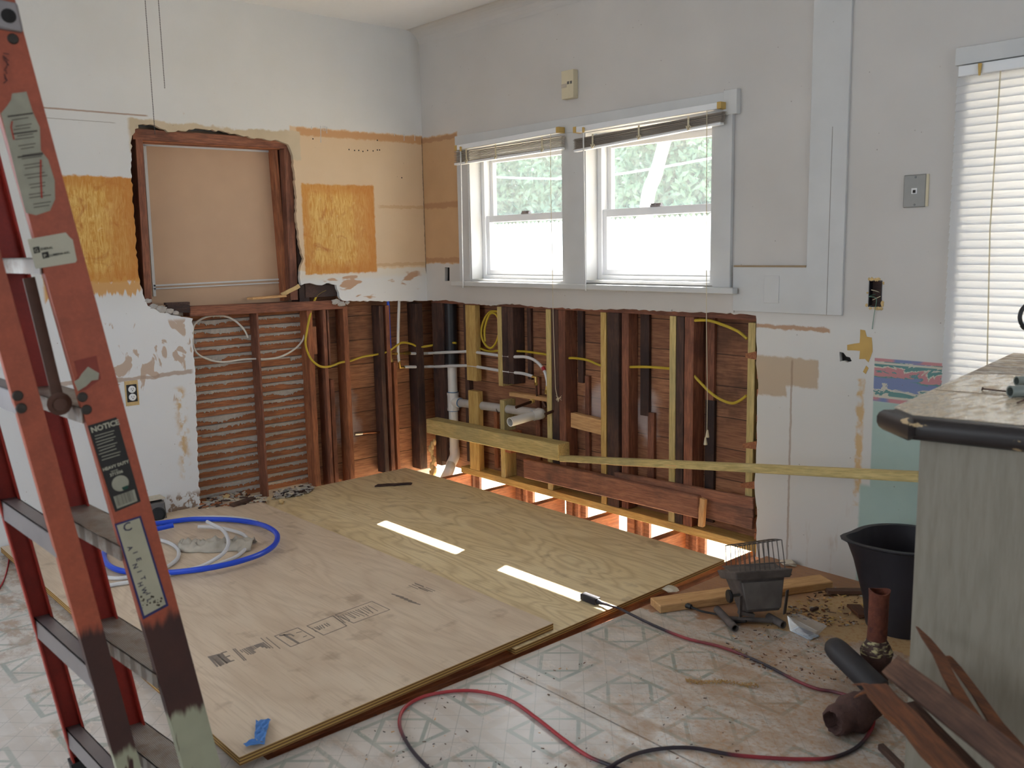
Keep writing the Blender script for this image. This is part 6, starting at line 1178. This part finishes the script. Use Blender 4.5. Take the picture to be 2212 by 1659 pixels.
m.build('small_print', wl2, d4)
dc = NP(260, 1044, .0012); m = MB(); m.lathe(dc, [(.017, 0), (.0165, .0006), (0, .0006)], 28, ax=tuple(-s)); m.build('round_seal', lab1, d4)
decal('green_mark', [(263, 1053), (276, 1048), (277, 1055), (266, 1059)], plain('green_ink', srgb(20, 70, 56), .7), d4, off=.002)
db = decal('barcode', [(245, 1073), (290, 1057), (297, 1082), (253, 1099)], lab1, d4, off=.0011)
m = MB()
for k in range(12): f = (k+.5)/13; p_ = (247+f*41, 1072-f*14.5); lineon(p_, (p_[0]+6.2, p_[1]+22), random.choice([.0006, .0012, .002]))
for v in m.v: v -= s*.0008
m.build('barcode_lines', ink, db)
# white hand-lettered label
bl = plain('blue_ink_border', srgb(52, 50, 104), .7, var=.15, sc=50); d5 = decal('hand_lettered_label', [(247, 1132), (304, 1114), (364, 1308), (309, 1338)], bl, r1[0], label='cream hand-lettered label with blue border')
d6 = decal('label_face', [(252, 1135), (301, 1119), (358, 1305), (312, 1330)], plain('label_cream', srgb(190, 184, 160), .7, var=.15, sc=18), d5, off=.0011)
xl2 = (NP(364, 1308)-NP(304, 1114)).normalized(); yl2 = (NP(304, 1114)-NP(247, 1132)).normalized()
inkb = plain('blue_black_ink', srgb(44, 40, 72), .7)
TX('C', 268, 1150, .026, inkb, d6, .0002, off=.0018, xd=xn, yd=yn, name='lettering')
for i, (ch, px, py) in enumerate((('A', 278, 1178), ('I', 290, 1190), ('E', 297, 1203), ('N', 289, 1216), ('I', 299, 1231), ('T', 306, 1243), ('H', 300, 1256), ('W', 308, 1268), ('I', 318, 1279), ('L', 320, 1291))):
    o_ = TX(ch, px-3, py+4, .014, inkb, d6, .0003, off=.0018, xd=-yl2*-1 if False else xl2*1.0, yd=yl2*1.0)
m = MB()
for k in range(26): m.ico(NP(312+random.uniform(-10, 38), 1304+random.uniform(-14, 12)-abs(random.gauss(0, 2)), .0016), random.uniform(.0008, .003), 1, (1, 1, 1))
m.build('label_chips', plain('chipped_spots', srgb(70, 56, 42), .8), d6)
m = MB(); 
for k in range(14): lineon((8+random.uniform(-6, 8), 115+k*4.5), (10+random.uniform(-4, 10), 119+k*4.5+random.uniform(-2, 5)), .0018)
m.build('marker_scrawl', plain('faint_black_marker', srgb(96, 50, 44), .7), r1[0])
# ================================================================== OUTSIDE THE WINDOWS
def leafmat(name, a, b):
    n = NT(name); k = n.noise(n.wp(), 3, 3); col = n.mix(n.ramp(k, [(.35, 0.), (.65, 1.)]), a, b); n._in(n.b.inputs['Base Color'], col); n.b.inputs['Roughness'].default_value = .5
    tr = n.N.new('ShaderNodeBsdfTranslucent'); n._in(tr.inputs[0], col); mx = n.N.new('ShaderNodeMixShader'); mx.inputs[0].default_value = .35; n.L(n.b.outputs[0], mx.inputs[1]); n.L(tr.outputs[0], mx.inputs[2]); n.L(mx.outputs[0], n.N['Material Output'].inputs[0]); return n.mat
lm = leafmat('hedge_leaves', (.17, .29, .17), (.09, .18, .12)); bark = plain('pale_bark', (.62, .6, .55), .9)
def crown(n_, seed):
    rnd = random.Random(seed); m = MB()
    for k in range(n_):
        a, h = rnd.uniform(0, 6.283), rnd.uniform(-1, 1); rr = (rnd.random()**.4); P_ = V((math.cos(a)*math.sqrt(1-h*h)*rr*1.35, math.sin(a)*math.sqrt(1-h*h)*rr*1.0, h*rr*1.9+2.3)); d = V((rnd.gauss(0, 1), rnd.gauss(0, 1), rnd.gauss(0, 1))).normalized(); e = d.cross(V((rnd.gauss(0, 1), rnd.gauss(0, 1), .3))).normalized(); L = rnd.uniform(.05, .11)
        m.add([P_-d*L, P_+e*L*.4, P_+d*L, P_-e*L*.4], [(0, 1, 2, 3)])
    return m
cm = crown(9000, 3)
cmesh = None
lbs = ['leafy green hedge tree outside, seen in the left window\'s left part', 'leafy green hedge tree outside, behind the left window\'s middle', 'leafy green hedge tree outside, between the two window views', 'leafy green hedge tree outside, behind the right window\'s left part', 'leafy green hedge tree outside, behind the right window\'s white trunk', 'leafy green hedge tree outside, at the right window\'s right part', 'leafy green hedge tree outside, farthest right beyond the glass']
for i, px in enumerate((1020, 1110, 1215, 1330, 1420, 1510, 1600)):
    c = OY(px, 520, 11.0); T = thing('hedge_tree', lbs[i], 'tree', (c.x, c.y, -.5), 'hedge trees beyond the white fence')
    if cmesh is None: o = cm.build('foliage', lm, T, origin=V((0, 0, 0))); cmesh = o; o.matrix_local = Matrix.Identity(4)
    else: o = cmesh.copy(); COL.objects.link(o); o.parent = T
    o.matrix_local = Matrix.Rotation(i*1.3, 4, 'Z') @ Matrix.Diagonal((1.15, 1.0, 1.0+.1*(i % 3), 1))
    m = MB(); m.tube([(c.x, c.y, -.5), (c.x+.05, c.y, 1.4)], [.09, .05], 8); m.build('trunk', bark, T)
c0_, c1_ = OY(1395, 455, 8.5), OY(1440, 290, 8.5); m = MB(); m.tube(catmull([V((c0_.x-.25, c0_.y, -.5)), c0_, c0_.lerp(c1_, .5), c1_, c1_+(c1_-c0_)*1.2], 4), [.11]*9+[.10]*8, 10); m.build('pale_tree_trunk', bark, smooth='auto', label='pale leaning tree trunk outside the right window', cat='tree trunk')
m = MB(); m.tube(catmull([OY(980, 372, 7.8), OY(1060, 382, 7.8), (OY(1215, 386, 7.8)), OY(1320, 378, 7.8), OY(1400, 366, 7.8), OY(1460, 356, 7.8), OY(1540, 341, 7.8), OY(1640, 325, 7.8)], 5), .014, 6); m.build('overhead_wire', M['white'], label='pale overhead wire crossing outside both windows', cat='wire')
fa, fb = OY(1000, 480, 7.2), OY(1560, 467, 7.2); T = thing('picket_fence', 'bright white picket fence outside the lower window panes', 'fence', ((fa.x+fb.x)/2, 7.2, -.5)); m = MB(); x = fa.x-1.4; zf = (fa.z+fb.z)/2-.05
while x < fb.x+1.5: m.box((x, 7.2, -.5), (x+.085, 7.222, zf)); m.add([(x, 7.2, zf), (x+.085, 7.2, zf), (x+.0425, 7.2, zf+.045), (x, 7.222, zf), (x+.085, 7.222, zf), (x+.0425, 7.222, zf+.045)], [(0, 1, 2), (5, 4, 3), (0, 2, 5, 3), (1, 4, 5, 2)]); x += .094
fw = plain('white_fence', (.85, .85, .85), .5, var=.02); m.build('pickets', fw, T); m = MB(); m.box((fa.x-1.4, 7.225, 0), (fb.x+1.5, 7.27, .1)); m.box((fa.x-1.4, 7.225, zf-.35), (fb.x+1.5, 7.27, zf-.25)); m.build('fence_rails', fw, T)

# ------------------------------------------------------------------ shared groups for repeats
GR = {'wall_stud': 'bare studs of the opened walls', 'plywood_sheet': 'plywood sheets on the floor', 'white_tube': 'white tubes inside the blue ring', 'old_board': 'old boards low on the window wall', 'yellow_cable': 'yellow cables in the walls', 'nail': 'nails on the counter', 'grey_tube': 'grey tubes on the counter', 'splintered_plank': 'broken planks before the cabinet', 'wood_sliver': 'long wood splinters', 'pull_chain': 'bead pull chains', 'wood_scrap': 'wood scraps near the bucket', 'plaster_chunk': 'plaster chunks on the floor', 'nailing_block': 'wood blocks between studs', 'plaster_rubble': 'rubble at the foot of the lath wall', 'floor_debris': 'crumbs on the floor'}
for o in list(COL.objects):
    k = o.name.split('.')[0]
    if o.parent is None and k in GR and 'group' not in o and 'label' in o: o['group'] = GR[k]
